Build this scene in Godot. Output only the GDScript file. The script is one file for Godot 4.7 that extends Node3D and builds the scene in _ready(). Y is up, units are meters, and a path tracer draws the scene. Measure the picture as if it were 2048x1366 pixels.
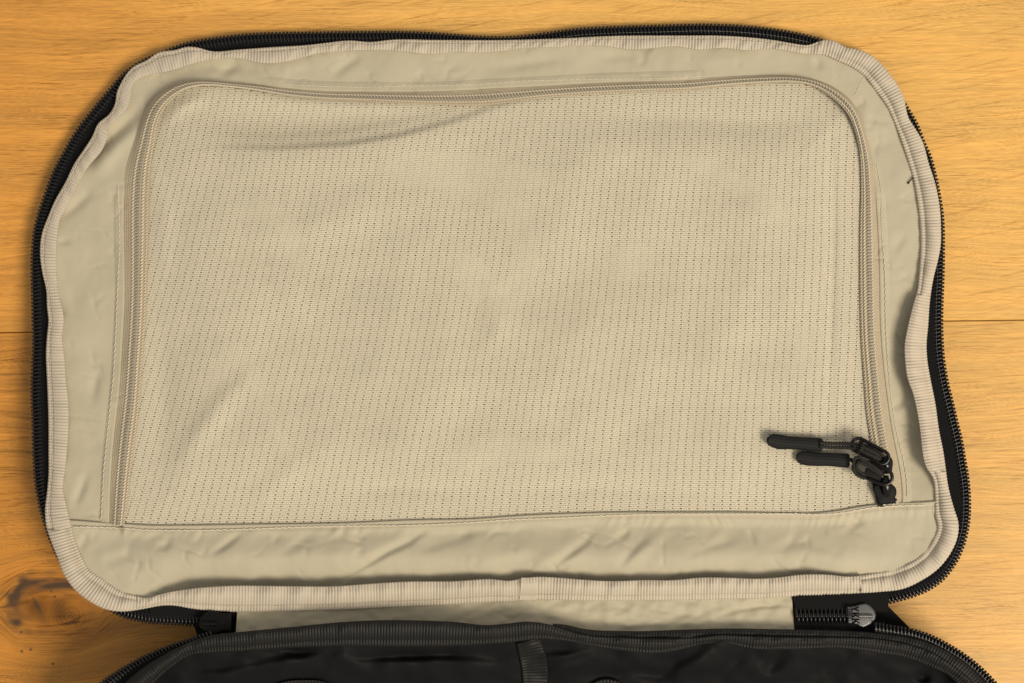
extends Node3D

# Measurements were taken in units of 0.26 mm on the floor (2048 x 1366 of them across the view); W() turns them into metres.
const S := 0.00026
const HC := 0.80
const REC := 0.0085            # how far the lining lies below the rolled binding along the hinge side

func W(px: float, py: float, h: float) -> Vector3:
	var k := S * (HC - h) / HC
	return Vector3((px - 1024.0) * k, h, (py - 683.0) * k)


# ---------------------------------------------------------------- mesh collector
class MB:
	var p := PackedVector3Array()
	var n := PackedVector3Array()
	var t := PackedVector2Array()
	var c := PackedColorArray()
	var idx := PackedInt32Array()
	var tint := Color.WHITE

	func sheet(pos: PackedVector3Array, uvs: PackedVector2Array, nu: int, nv: int, closed := false, mask := PackedByteArray()) -> void:
		var nn := PackedVector3Array()
		nn.resize(pos.size())
		var tris := PackedInt32Array()
		var tot := 0.0
		var masked := mask.size() > 0
		for i in (nu if closed else nu - 1):
			var i2 := (i + 1) % nu
			for j in nv - 1:
				var a := i * nv + j
				var b := i2 * nv + j
				var cc := b + 1
				var d := a + 1
				if masked and (mask[a] + mask[b] + mask[cc] + mask[d]) < 4:
					continue
				var f1 := (pos[b] - pos[a]).cross(pos[cc] - pos[a])
				var f2 := (pos[cc] - pos[a]).cross(pos[d] - pos[a])
				nn[a] += f1 + f2
				nn[b] += f1
				nn[cc] += f1 + f2
				nn[d] += f2
				tot += f1.y + f2.y
				tris.push_back(a)
				tris.push_back(b)
				tris.push_back(cc)
				tris.push_back(a)
				tris.push_back(cc)
				tris.push_back(d)
		var flip := tot > 0.0
		var sgn := 1.0 if flip else -1.0
		var remap := PackedInt32Array()
		remap.resize(pos.size())
		remap.fill(-1)
		for k in range(0, tris.size(), 3):
			var o := [tris[k], tris[k + 2], tris[k + 1]] if flip else [tris[k], tris[k + 1], tris[k + 2]]
			for v: int in o:
				if remap[v] < 0:
					remap[v] = p.size()
					p.push_back(pos[v])
					n.push_back((nn[v] * sgn).normalized())
					t.push_back(uvs[v])
					c.push_back(tint)
				idx.push_back(remap[v])

	# a swept tube; rw and rh are half width (sideways) and half height of each ring
	func tube(path: PackedVector3Array, rw: PackedFloat32Array, rh: PackedFloat32Array, seg: int, closed := false, up := Vector3.UP) -> void:
		var m := path.size()
		var base := p.size()
		var run := 0.0
		for i in m:
			var a := path[(i - 1 + m) % m] if (closed or i > 0) else path[i]
			var b := path[(i + 1) % m] if (closed or i < m - 1) else path[i]
			var d := (b - a).normalized()
			var side := d.cross(up)
			if side.length() < 1e-4:
				side = d.cross(Vector3.RIGHT)
			side = side.normalized()
			var u := side.cross(d).normalized()
			if i > 0:
				run += path[i].distance_to(path[i - 1])
			for k in seg + 1:
				var an := TAU * k / seg
				var ca := cos(an)
				var sa := sin(an)
				p.push_back(path[i] + side * ca * rw[i] + u * sa * rh[i])
				n.push_back((side * ca / maxf(rw[i], 1e-6) + u * sa / maxf(rh[i], 1e-6)).normalized())
				t.push_back(Vector2(run * 1000.0, float(k) / seg))
				c.push_back(tint)
		for i in (m if closed else m - 1):
			var i2 := (i + 1) % m
			for k in seg:
				var q0 := base + i * (seg + 1) + k
				var q1 := base + i2 * (seg + 1) + k
				idx.append_array(PackedInt32Array([q0, q1 + 1, q1, q0, q0 + 1, q1 + 1]))
		if not closed:
			for e in 2:
				var i := 0 if e == 0 else m - 1
				var dir := (path[0] - path[1]).normalized() if e == 0 else (path[m - 1] - path[m - 2]).normalized()
				var cb := p.size()
				p.push_back(path[i])
				n.push_back(dir)
				t.push_back(Vector2(0, 0))
				c.push_back(tint)
				for k in seg + 1:
					p.push_back(p[base + i * (seg + 1) + k])
					n.push_back(dir)
					t.push_back(Vector2(0, 0))
					c.push_back(tint)
				for k in seg:
					if e == 0:
						idx.append_array(PackedInt32Array([cb, cb + 2 + k, cb + 1 + k]))
					else:
						idx.append_array(PackedInt32Array([cb, cb + 1 + k, cb + 2 + k]))

	func capsule(a: Vector3, b: Vector3, r: float, seg := 6) -> void:
		var d := (b - a).normalized()
		tube(PackedVector3Array([a - d * r * 0.85, a - d * r * 0.45, a, b, b + d * r * 0.45, b + d * r * 0.85]), PackedFloat32Array([r * 0.45, r * 0.86, r, r, r * 0.86, r * 0.45]), PackedFloat32Array([r * 0.45, r * 0.86, r, r, r * 0.86, r * 0.45]), seg)

	func mesh() -> ArrayMesh:
		var arr := []
		arr.resize(Mesh.ARRAY_MAX)
		arr[Mesh.ARRAY_VERTEX] = p
		arr[Mesh.ARRAY_NORMAL] = n
		arr[Mesh.ARRAY_TEX_UV] = t
		arr[Mesh.ARRAY_COLOR] = c
		arr[Mesh.ARRAY_INDEX] = idx
		var am := ArrayMesh.new()
		am.add_surface_from_arrays(Mesh.PRIMITIVE_TRIANGLES, arr)
		return am


func part(called: String, m: Mesh, mat: Material, parent: Node, kind := "", label := "") -> MeshInstance3D:
	var o := MeshInstance3D.new()
	o.name = called
	o.mesh = m
	o.material_override = mat
	if kind:
		o.set_meta("kind", kind)
	if label:
		o.set_meta("label", label)
	parent.add_child(o, true)
	return o


# ---------------------------------------------------------------- height fields
class Field:
	var x0: float
	var y0: float
	var st: float
	var nx: int
	var ny: int
	var d := PackedFloat32Array()

	func _init(ax: float, ay: float, bx: float, by: float, step: float) -> void:
		x0 = ax
		y0 = ay
		st = step
		nx = int((bx - ax) / step) + 2
		ny = int((by - ay) / step) + 2
		d.resize(nx * ny)

	func at(x: float, y: float) -> float:
		var fx := clampf((x - x0) / st, 0.0, nx - 1.001)
		var fy := clampf((y - y0) / st, 0.0, ny - 1.001)
		var i := int(fx)
		var j := int(fy)
		fx -= i
		fy -= j
		var k := j * nx + i
		return lerpf(lerpf(d[k], d[k + 1], fx), lerpf(d[k + nx], d[k + nx + 1], fx), fy)

	# a fold along a line of points; wl and wr are its widths on the left and right of the walking direction; it fades at both ends
	func fold(pts: PackedVector2Array, amp: float, wl: float, wr: float) -> void:
		var total := 0.0
		for k in pts.size() - 1:
			total += pts[k].distance_to(pts[k + 1])
		var lo := pts[0]
		var hi := pts[0]
		for q in pts:
			lo = lo.min(q)
			hi = hi.max(q)
		var m := maxf(wl, wr) * 2.6
		for j in range(maxi(0, int((lo.y - m - y0) / st)), mini(ny, int((hi.y + m - y0) / st) + 2)):
			for i in range(maxi(0, int((lo.x - m - x0) / st)), mini(nx, int((hi.x + m - x0) / st) + 2)):
				var q := Vector2(x0 + i * st, y0 + j * st)
				var best := 1e9
				var side := 1.0
				var run := 0.0
				var where := 0.0
				for k in pts.size() - 1:
					var e := pts[k + 1] - pts[k]
					var l := e.length()
					var f := clampf((q - pts[k]).dot(e) / (l * l), 0.0, 1.0)
					var v := q - pts[k] - e * f
					if v.length_squared() < best:
						best = v.length_squared()
						side = e.cross(v)
						where = run + l * f
					run += l
				var w := wl if side < 0.0 else wr
				var dist := sqrt(best)
				if dist < w * 2.6:
					var along := sin(PI * clampf(where / total, 0.02, 0.98))
					d[j * nx + i] += amp * exp(-dist * dist / (w * w)) * pow(along, 0.7)


func hb(py: float) -> float:
	var t := clampf((py - 60.0) / 1180.0, 0.0, 1.0)
	return 0.0075 + 0.0295 * pow(t, 1.6)


# ---------------------------------------------------------------- curves
func pl(a: Array) -> PackedVector2Array:
	var r := PackedVector2Array()
	for k in range(0, a.size(), 2):
		r.push_back(Vector2(a[k], a[k + 1]))
	return r


func spline(a: PackedVector2Array, closed: bool, step: float) -> PackedVector2Array:
	var m := a.size()
	var dense := PackedVector2Array()
	for i in (m if closed else m - 1):
		var p0 := a[(i - 1 + m) % m] if (closed or i > 0) else a[i]
		var p1 := a[i]
		var p2 := a[(i + 1) % m]
		var p3 := a[(i + 2) % m] if (closed or i < m - 2) else a[(i + 1) % m]
		var l := p1.distance_to(p2)
		var parts := maxi(2, int(l / 3.0))
		for k in parts:
			dense.push_back(p1.cubic_interpolate_in_time(p2, p0, p3, float(k) / parts, l, -maxf(p0.distance_to(p1), 1.0), l + maxf(p2.distance_to(p3), 1.0)))
	if not closed:
		dense.push_back(a[m - 1])
	return resample(dense, closed, step)


func resample(a: PackedVector2Array, closed: bool, step: float) -> PackedVector2Array:
	var m := a.size()
	var total := 0.0
	var cnt := m if closed else m - 1
	for i in cnt:
		total += a[i].distance_to(a[(i + 1) % m])
	var parts := maxi(2, int(round(total / step)))
	var each := total / parts
	var r := PackedVector2Array()
	var i := 0
	var run := 0.0
	for k in (parts if closed else parts + 1):
		var want := k * each
		while i < cnt - 1 and run + a[i].distance_to(a[(i + 1) % m]) < want:
			run += a[i].distance_to(a[(i + 1) % m])
			i += 1
		var l := a[i].distance_to(a[(i + 1) % m])
		r.push_back(a[i].lerp(a[(i + 1) % m], clampf((want - run) / maxf(l, 1e-6), 0.0, 1.0)))
	return r


func smooth(a: PackedVector2Array, closed: bool, times: int) -> PackedVector2Array:
	var r := a.duplicate()
	var m := r.size()
	for t in times:
		var s := r.duplicate()
		for i in m:
			if not closed and (i == 0 or i == m - 1):
				continue
			r[i] = s[i] * 0.5 + (s[(i - 1 + m) % m] + s[(i + 1) % m]) * 0.25
	return r


func nearest(q: Vector2, a: PackedVector2Array) -> Vector2:
	var best := 1e9
	var r := q
	for v in a:
		var dd := q.distance_squared_to(v)
		if dd < best:
			best = dd
			r = v
	return r


func hit(from: Vector2, dir: Vector2, a: PackedVector2Array, closed: bool, reach: float) -> float:
	var best := -1.0
	var to := from + dir * reach
	var m := a.size()
	for i in (m if closed else m - 1):
		var u := a[i]
		if absf(u.x - from.x) > reach + 12.0 or absf(u.y - from.y) > reach + 12.0:
			continue
		var x = Geometry2D.segment_intersects_segment(from, to, u, a[(i + 1) % m])
		if x != null:
			var dd: float = from.distance_to(x)
			if best < 0.0 or dd < best:
				best = dd
	return best


# rungs of a band between an outer and an inner line: {o, i, s} sampled every `step`
func band(outer: PackedVector2Array, inner: PackedVector2Array, closed: bool, step: float, calm := 60) -> Dictionary:
	var o := resample(outer, closed, 5.0)
	var n := resample(inner, closed, 5.0)
	var mid := PackedVector2Array()
	for q in o:
		mid.push_back(q.lerp(nearest(q, n), 0.5))
	mid = resample(smooth(mid, closed, calm), closed, 4.0)
	mid = resample(smooth(mid, closed, calm), closed, 4.0)
	var m := mid.size()
	var po := PackedVector2Array()
	var pi := PackedVector2Array()
	for k in m:
		var a := mid[(k - 1 + m) % m] if (closed or k > 0) else mid[k]
		var b := mid[(k + 1) % m] if (closed or k < m - 1) else mid[k]
		var nrm := (b - a).normalized().orthogonal()       # to the left of the walk on screen = outside of a clockwise loop
		var ho := hit(mid[k], nrm, o, closed, 70.0)
		var hi := hit(mid[k], -nrm, n, closed, 70.0)
		po.push_back(mid[k] + nrm * ho if ho > 0.0 else nearest(mid[k], o))
		pi.push_back(mid[k] - nrm * hi if hi > 0.0 else nearest(mid[k], n))
	po = smooth(po, closed, 2)
	pi = smooth(pi, closed, 2)
	var parts := int(m * 4.0 / step)
	var ro := PackedVector2Array()
	var ri := PackedVector2Array()
	for k in (parts if closed else parts + 1):
		var f := float(k) / parts * (m if closed else m - 1)
		var i := mini(int(f), m - 1)
		var i2 := (i + 1) % m if closed else mini(i + 1, m - 1)
		ro.push_back(po[i].lerp(po[i2], f - i))
		ri.push_back(pi[i].lerp(pi[i2], f - i))
	return {"o": ro, "i": ri, "mid": mid, "step": step}


func rot_normal(a: PackedVector2Array, k: int, closed: bool) -> Vector2:
	var m := a.size()
	var u := a[(k - 1 + m) % m] if (closed or k > 0) else a[k]
	var v := a[(k + 1) % m] if (closed or k < m - 1) else a[k]
	return -(v - u).normalized().orthogonal()             # inwards for a clockwise loop


# ---------------------------------------------------------------- materials and textures
func lin(r: float, g: float, b: float, a := 1.0) -> Color:
	var k := Color(r, g, b).linear_to_srgb()
	k.a = a
	return k


func mat(col: Color, rough: float, spec := 0.5) -> StandardMaterial3D:
	var m := StandardMaterial3D.new()
	m.albedo_color = col
	m.roughness = rough
	m.metallic_specular = spec
	return m


func tex(im: Image) -> ImageTexture:
	return ImageTexture.create_from_image(im)


func noise(seed_: int, freq: float, oct := 1) -> FastNoiseLite:
	var f := FastNoiseLite.new()
	f.seed = seed_
	f.noise_type = FastNoiseLite.TYPE_SIMPLEX_SMOOTH
	f.frequency = freq
	f.fractal_type = FastNoiseLite.FRACTAL_FBM if oct > 1 else FastNoiseLite.FRACTAL_NONE
	f.fractal_octaves = oct
	return f


# one plank's oak, seen in floor units: x from -130 to 2177, y from top to top + 769
func oak_rows(k: int, job: Dictionary) -> void:
	var wd: int = job.w
	var hg: int = job.h
	var y: float = job.top + 769.0 * k / hg
	var lower: bool = job.lower
	var n1: FastNoiseLite = job.n1
	var n2: FastNoiseLite = job.n2
	var row := PackedByteArray()
	row.resize(wd * 3)
	for i in wd:
		var x := -130.0 + 2307.0 * i / wd
		var wy := y + n1.get_noise_2d(x * 0.0016, y * 0.005) * 15.0 + n1.get_noise_2d(x * 0.006 + 90.0, y * 0.02) * 2.2
		var knot := 0.0
		var ring := 0.0
		var dark_arc := 0.0
		if lower and x < 420.0 and y > 1000.0:
			var a := Vector2(x - 66.0, (y - 1196.0) * 1.05)
			var b := Vector2(x - 134.0, y - 1224.0)
			var la := a.length()
			var lb := b.length()
			var flow := (y - 1205.0) * (1.0 - 9000.0 / maxf(9000.0, (Vector2(x - 100.0, y - 1210.0)).length_squared()))
			wy = lerpf(wy, 1205.0 + flow, exp(-Vector2((x - 100.0) / 330.0, (y - 1210.0) / 130.0).length_squared()))
			var wob := n1.get_noise_2d(x * 0.03, y * 0.03)
			ring = exp(-lb * lb / 1500.0) * (0.5 + 0.5 * sin(lb * 0.75 + wob * 3.0)) + 0.3 * exp(-la * la / 900.0) * (0.5 + 0.5 * sin(la * 0.9 + wob * 4.0))
			# the dark bark band that runs over the top of the knot and down its left side
			var pole := atan2(a.y, a.x)
			var edge := la - (46.0 + 7.0 * wob)
			var span := clampf(1.2 - absf(angle_difference(pole, -2.3)) * 0.62, 0.0, 1.0)
			dark_arc = exp(-edge * edge / (210.0 + 170.0 * wob)) * minf(1.0, span * 1.25)
			var ax := (x - 122.0) / 52.0
			var ay := y - (1160.0 + ax * ax * 7.0)
			dark_arc = maxf(dark_arc, exp(-ay * ay / 110.0) * clampf(1.6 - absf(ax), 0.0, 1.0))
			dark_arc = maxf(dark_arc, 0.8 * exp(-pow((x - 38.0) / 34.0, 2.0) - pow((y - 1238.0 + (x - 38.0) * -0.25) / 15.0, 2.0)) * (0.75 + wob))
			dark_arc = maxf(dark_arc, 0.95 * exp(-pow((x - 66.0 - (y - 1200.0) * 0.5) / 3.6, 2.0) - pow((y - 1200.0) / 16.0, 2.0)))
			dark_arc = maxf(dark_arc, 0.55 * exp(-pow((x - 140.0 - (y - 1232.0) * 0.35) / 1.6, 2.0) - pow((y - 1232.0) / 13.0, 2.0)))
			for q: Vector2 in job.spots:
				dark_arc = maxf(dark_arc, 1.1 * exp(-Vector2(x, y).distance_squared_to(q) / 6.0))
			knot = clampf(exp(-la * la / 2600.0) + 0.8 * exp(-lb * lb / 1900.0), 0.0, 1.0) + 0.45 * exp(-Vector2((x - 110.0) / 230.0, (y - 1215.0) / 120.0).length_squared())
		var f1 := n2.get_noise_2d(x * 0.0055, wy * 0.40)
		var f2 := n2.get_noise_2d(x * 0.0022 + 40.0, wy * 0.15)
		var f3 := n1.get_noise_2d(x * 0.0012 + 70.0, wy * 0.022)
		var f4 := n2.get_noise_2d(x * 0.025 + 7.0, wy * 0.85)
		var v := 1.05 + 0.15 * f1 + 0.08 * f2 + 0.09 * f3 + 0.13 * f4
		# open pores: short thin dark dashes along the grain
		var pore := smoothstep(0.45, 0.62, n2.get_noise_2d(x * 0.009 + 300.0, wy * 0.46)) * smoothstep(-0.25, 0.35, n1.get_noise_2d(x * 0.003 + 11.0, y * 0.012))
		v -= 0.25 * pore
		# rays: long faint lines that climb to the right
		var ry := y + (x - 1000.0) * (0.20 if not lower else 0.06)
		var ray := smoothstep(0.52, 0.74, n2.get_noise_2d(x * 0.0052 + 900.0, ry * 0.155)) * (1.0 if x > 500.0 else 0.35)
		v -= 0.17 * ray
		var left_tone := 1.0 - smoothstep(-100.0, 1050.0, x + 220.0 * f3)      # darker and redder towards the left end of the boards
		v -= 0.15 * left_tone
		var red := 0.10 * f3 + 0.16 * ray + 0.20 * pore + 0.62 * left_tone
		if lower and x < 330.0:
			# late-wood lines, dense on the left of the lower plank
			var line := wy * 0.23 + n1.get_noise_2d(x * 0.004, wy * 0.02) * 2.4
			var late := pow(0.5 + 0.5 * sin(line), 10.0) * (1.0 - smoothstep(920.0, 1080.0, y)) * smoothstep(655.0, 690.0, y)
			v -= (0.22 * late + 0.05) * (1.0 - smoothstep(180.0, 330.0, x))
			red += 0.14 * (1.0 - smoothstep(150.0, 330.0, x))
		v -= 0.27 * knot + 0.14 * ring
		red += 0.30 * knot
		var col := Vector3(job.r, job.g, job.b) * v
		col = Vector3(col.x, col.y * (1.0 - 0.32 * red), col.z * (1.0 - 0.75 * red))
		col = col.lerp(Vector3(0.055, 0.032, 0.018), clampf(dark_arc, 0.0, 0.94))
		row[i * 3] = int(clampf(pow(maxf(col.x, 0.0), 1.0 / 2.2), 0.0, 1.0) * 255.0)
		row[i * 3 + 1] = int(clampf(pow(maxf(col.y, 0.0), 1.0 / 2.2), 0.0, 1.0) * 255.0)
		row[i * 3 + 2] = int(clampf(pow(maxf(col.z, 0.0), 1.0 / 2.2), 0.0, 1.0) * 255.0)
	job.rows[k] = row


func oak(top: float, lower: bool, base: Vector3, seed_: int) -> Image:
	var job := {"w": 2048, "h": 704, "top": top, "lower": lower, "n1": noise(seed_, 1.0), "n2": noise(seed_ + 5, 1.0), "r": base.x, "g": base.y, "b": base.z, "rows": [], "spots": [Vector2(35, 1292), Vector2(53, 1289), Vector2(95, 1173), Vector2(102, 1184), Vector2(97, 1318), Vector2(34, 1254)]}
	job.rows.resize(job.h)
	var id := WorkerThreadPool.add_group_task(oak_rows.bind(job), job.h)
	WorkerThreadPool.wait_for_group_task_completion(id)
	var all := PackedByteArray()
	for r: PackedByteArray in job.rows:
		all.append_array(r)
	return Image.create_from_data(job.w, job.h, false, Image.FORMAT_RGB8, all)


# knitted mesh: 4 columns x 8 rows of the repeat; alpha 0 in the holes, grey = relief of the yarn
func net_images() -> Array:
	var rg := RandomNumberGenerator.new()
	rg.seed = 11
	var cw := 96
	var ch := 40
	var wd := cw * 4
	var hg := ch * 8
	var im := Image.create(wd, hg, false, Image.FORMAT_RGBA8)
	im.fill(Color(1, 1, 1, 1))
	var bump := Image.create(wd, hg, false, Image.FORMAT_RGB8)
	for y in hg:
		for x in wd:
			var yarn := 0.5 + 0.25 * sin(TAU * x / 9.6) + 0.25 * sin(TAU * (y / 10.0 + 0.5 * floorf(x / 9.6)))
			bump.set_pixel(x, y, Color(yarn, yarn, yarn))
	for cx in 4:
		for cy in 8:
			var ox := cx * cw
			var oy := cy * ch
			var jx := rg.randi_range(-3, 3)
			_hole(im, bump, ox + 48 + jx, oy + 11, 13 + rg.randi_range(-2, 2), 6 + rg.randi_range(-1, 0))
			for k in 3:
				_hole(im, bump, ox + 48 + 30 + k * 18 + rg.randi_range(-2, 2), oy + 10, 3 + rg.randi_range(0, 1), 4)
			for k in 5:
				_hole(im, bump, ox + 10 + k * 19 + rg.randi_range(-2, 2), oy + 30, 6 + rg.randi_range(-1, 1), 3)
	return [im, bump]


func _hole(im: Image, bump: Image, cx: int, cy: int, rx: int, ry: int) -> void:
	for y in range(-ry - 2, ry + 3):
		for x in range(-rx - 2, rx + 3):
			var e := pow(absf(x) / float(rx), 3.0) + pow(absf(y) / float(ry), 3.0)
			var px := posmod(cx + x, im.get_width())
			var py := posmod(cy + y, im.get_height())
			if e <= 1.0:
				im.set_pixel(px, py, Color(1, 1, 1, 0))
				bump.set_pixel(px, py, Color(0, 0, 0))


func fn_image(w: int, h: int, f: Callable) -> Image:
	var im := Image.create(w, h, false, Image.FORMAT_RGB8)
	for y in h:
		for x in w:
			var v: float = f.call(x, y)
			im.set_pixel(x, y, Color(v, v, v))
	return im


# ---------------------------------------------------------------- measured outlines (floor units)
var A := pl([410, 1252, 342, 1249, 290, 1245, 239, 1232, 205, 1213, 165, 1183, 140, 1150, 118, 1122, 99, 1081, 82, 1030, 72, 985, 65, 900, 64, 850, 62, 790, 63, 740, 65, 690, 64, 640, 63, 590, 62, 540, 63, 500, 67, 460, 75, 428, 89, 386, 106, 342, 126, 304, 150, 263, 178, 226, 212, 185, 253, 140, 284, 120, 325, 102, 376, 84, 430, 75, 478, 69, 547, 65, 615, 64, 700, 63, 811, 63, 879, 66, 930, 70, 982, 73, 1033, 72, 1084, 66, 1152, 57, 1221, 53, 1323, 50, 1416, 48, 1485, 51, 1536, 56, 1587, 64, 1630, 74, 1662, 86, 1700, 106, 1740, 134, 1775, 164, 1800, 190, 1820, 220, 1837, 250, 1850, 284, 1861, 308, 1871, 342, 1881, 390, 1887, 430, 1889, 500, 1888, 560, 1886, 610, 1886, 670, 1889, 715, 1897, 764, 1907, 805, 1916, 843, 1925, 880, 1931, 915, 1937, 950, 1941, 996, 1939, 1047, 1929, 1091, 1909, 1133, 1885, 1162, 1854, 1183, 1827, 1194, 1792, 1204, 1752, 1213])
var B := pl([325, 1211, 291, 1217, 250, 1223, 219, 1221, 181, 1204, 150, 1180, 126, 1146, 116, 1118, 103, 1085, 92, 1050, 90, 1020, 94, 985, 97, 951, 97, 900, 97, 850, 96, 809, 94, 758, 92, 706, 94, 672, 97, 641, 94, 614, 93, 583, 84, 542, 80, 505, 84, 466, 96, 434, 109, 403, 130, 366, 150, 325, 167, 300, 185, 272, 196, 247, 219, 228, 231, 205, 233, 186, 240, 170, 250, 152, 267, 133, 291, 122, 318, 104, 350, 100, 376, 93, 396, 95, 420, 102, 478, 99, 547, 94, 615, 90, 650, 86, 700, 81, 742, 84, 777, 80, 879, 80, 1016, 80, 1118, 77, 1221, 72, 1374, 71, 1433, 71, 1502, 75, 1553, 81, 1587, 87, 1618, 90, 1642, 81, 1659, 79, 1675, 84, 1690, 94, 1710, 97, 1741, 109, 1758, 123, 1779, 147, 1799, 176, 1808, 195, 1812, 216, 1817, 236, 1828, 253, 1844, 280, 1857, 325, 1871, 369, 1879, 410, 1882, 458, 1881, 494, 1876, 520, 1867, 556, 1860, 600, 1856, 655, 1853, 689, 1855, 723, 1861, 758, 1871, 809, 1878, 860, 1887, 905, 1891, 934, 1896, 970, 1909, 1020, 1917, 1045, 1916, 1070, 1902, 1105, 1878, 1136, 1843, 1161, 1809, 1177, 1758, 1184, 1707, 1187, 1656, 1190, 1604, 1191, 1570, 1194, 1485, 1197, 1374, 1200, 1250, 1201, 1152, 1201, 1070, 1199, 1047, 1199, 1034, 1202, 985, 1204, 913, 1209, 850, 1212, 777, 1215, 700, 1219, 640, 1221, 581, 1222, 479, 1224, 427, 1222, 376, 1216, 348, 1211])
var C := pl([325, 1187, 291, 1196, 267, 1190, 239, 1181, 205, 1156, 178, 1139, 167, 1119, 150, 1078, 140, 1040, 132, 1006, 126, 979, 130, 941, 134, 905, 137, 860, 137, 809, 132, 758, 128, 706, 124, 672, 128, 641, 124, 614, 118, 592, 113, 546, 113, 501, 116, 460, 120, 438, 130, 420, 144, 392, 161, 358, 181, 328, 204, 301, 214, 277, 218, 254, 232, 238, 251, 222, 261, 199, 263, 175, 273, 161, 294, 152, 342, 142, 393, 126, 420, 120, 455, 116, 485, 118, 513, 125, 547, 127, 581, 122, 632, 108, 674, 103, 718, 101, 759, 100, 811, 104, 862, 109, 913, 104, 958, 106, 999, 103, 1050, 96, 1118, 94, 1187, 91, 1221, 94, 1255, 99, 1306, 97, 1348, 93, 1399, 100, 1444, 96, 1491, 101, 1553, 98, 1587, 104, 1621, 109, 1645, 109, 1673, 121, 1697, 131, 1724, 148, 1751, 181, 1775, 215, 1792, 253, 1809, 301, 1823, 345, 1833, 393, 1839, 440, 1841, 500, 1838, 546, 1835, 578, 1826, 610, 1815, 655, 1809, 689, 1810, 723, 1815, 758, 1825, 785, 1833, 819, 1840, 860, 1844, 900, 1850, 930, 1867, 960, 1870, 996, 1870, 1030, 1875, 1054, 1867, 1076, 1850, 1102, 1826, 1122, 1792, 1136, 1741, 1147, 1700, 1153, 1656, 1149, 1604, 1149, 1553, 1155, 1519, 1157, 1450, 1155, 1399, 1155, 1348, 1160, 1289, 1160, 1221, 1162, 1152, 1158, 1118, 1155, 1047, 1156, 1042, 1157, 1023, 1161, 982, 1158, 913, 1162, 811, 1163, 742, 1167, 674, 1172, 581, 1172, 444, 1172, 376, 1178])
var E := pl([217, 1050, 220, 960, 224, 900, 229, 850, 236, 792, 243, 689, 248, 587, 247, 500, 246, 440, 248, 376, 254, 331, 268, 284, 282, 240, 296, 208, 320, 184, 352, 167, 393, 160, 431, 162, 461, 165, 513, 169, 581, 176, 649, 181, 720, 182, 845, 182, 915, 180, 982, 176, 1084, 171, 1187, 165, 1280, 162, 1374, 159, 1450, 154, 1502, 151, 1560, 150, 1604, 153, 1638, 161, 1673, 177, 1700, 198, 1717, 222, 1728, 253, 1738, 290, 1746, 328, 1751, 376, 1756, 450, 1760, 552, 1762, 655, 1767, 723, 1775, 792, 1785, 860, 1793, 900, 1801, 941, 1805, 975, 1805, 1010])
var F := pl([249, 1050, 258, 970, 267, 900, 277, 826, 285, 723, 290, 655, 294, 552, 297, 450, 298, 393, 302, 328, 309, 284, 316, 243, 330, 215, 350, 194, 372, 180, 410, 172, 450, 174, 481, 177, 513, 182, 581, 194, 649, 200, 720, 203, 811, 208, 913, 211, 982, 210, 1016, 206, 1084, 197, 1187, 189, 1289, 184, 1374, 181, 1450, 173, 1519, 168, 1587, 166, 1621, 171, 1646, 183, 1675, 205, 1696, 228, 1708, 255, 1717, 290, 1722, 376, 1720, 450, 1720, 587, 1723, 689, 1728, 758, 1733, 826, 1741, 880, 1746, 925, 1751, 966, 1757, 1010])
var G := pl([110, 1040, 142, 1040, 198, 1044, 249, 1047, 297, 1050, 376, 1050, 513, 1048, 700, 1045, 811, 1040, 947, 1037, 1050, 1030, 1152, 1026, 1250, 1024, 1374, 1024, 1485, 1024, 1590, 1026, 1621, 1026, 1673, 1021, 1724, 1012, 1758, 1008, 1792, 1005, 1843, 1004, 1869, 1002, 1910, 1000])
var G2 := pl([148, 1054, 239, 1056, 291, 1060, 376, 1061, 479, 1059, 581, 1055, 700, 1052, 811, 1051, 913, 1047, 1016, 1040, 1118, 1036, 1255, 1030, 1374, 1028, 1485, 1028, 1587, 1028, 1645, 1029, 1690, 1025, 1741, 1016, 1792, 1012, 1856, 1010])
var R0L := pl([105, 1560, 120, 1490, 150, 1425, 178, 1388, 205, 1361, 239, 1338, 291, 1309, 342, 1288, 376, 1277, 420, 1263])
var R0R := pl([1752, 1246, 1792, 1252, 1827, 1258, 1861, 1269, 1895, 1286, 1929, 1307, 1963, 1334, 1994, 1366, 2024, 1404, 2048, 1450, 2070, 1560])
var R1 := pl([165, 1560, 185, 1480, 210, 1420, 239, 1378, 280, 1340, 318, 1315, 352, 1296, 386, 1281, 424, 1270, 479, 1264, 581, 1254, 700, 1243, 777, 1240, 845, 1241, 913, 1244, 970, 1250, 1016, 1247, 1050, 1243, 1084, 1246, 1118, 1254, 1159, 1267, 1255, 1275, 1374, 1276, 1450, 1270, 1502, 1272, 1587, 1274, 1690, 1275, 1758, 1278, 1809, 1287, 1850, 1299, 1885, 1316, 1915, 1338, 1945, 1362, 1972, 1395, 2000, 1450, 2020, 1560])
var R2 := pl([240, 1560, 255, 1480, 272, 1422, 296, 1382, 318, 1356, 346, 1332, 378, 1311, 424, 1306, 479, 1303, 581, 1296, 674, 1293, 811, 1294, 947, 1291, 1016, 1286, 1084, 1279, 1135, 1283, 1187, 1293, 1255, 1303, 1306, 1308, 1357, 1301, 1399, 1290, 1450, 1287, 1502, 1298, 1587, 1299, 1690, 1297, 1758, 1307, 1809, 1315, 1861, 1334, 1895, 1349, 1925, 1370, 1944, 1400, 1960, 1450, 1980, 1560])

var lining: Field
var net: Field
var bag: Node3D
var floor_: Node3D
const RIM := 0.050


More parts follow.
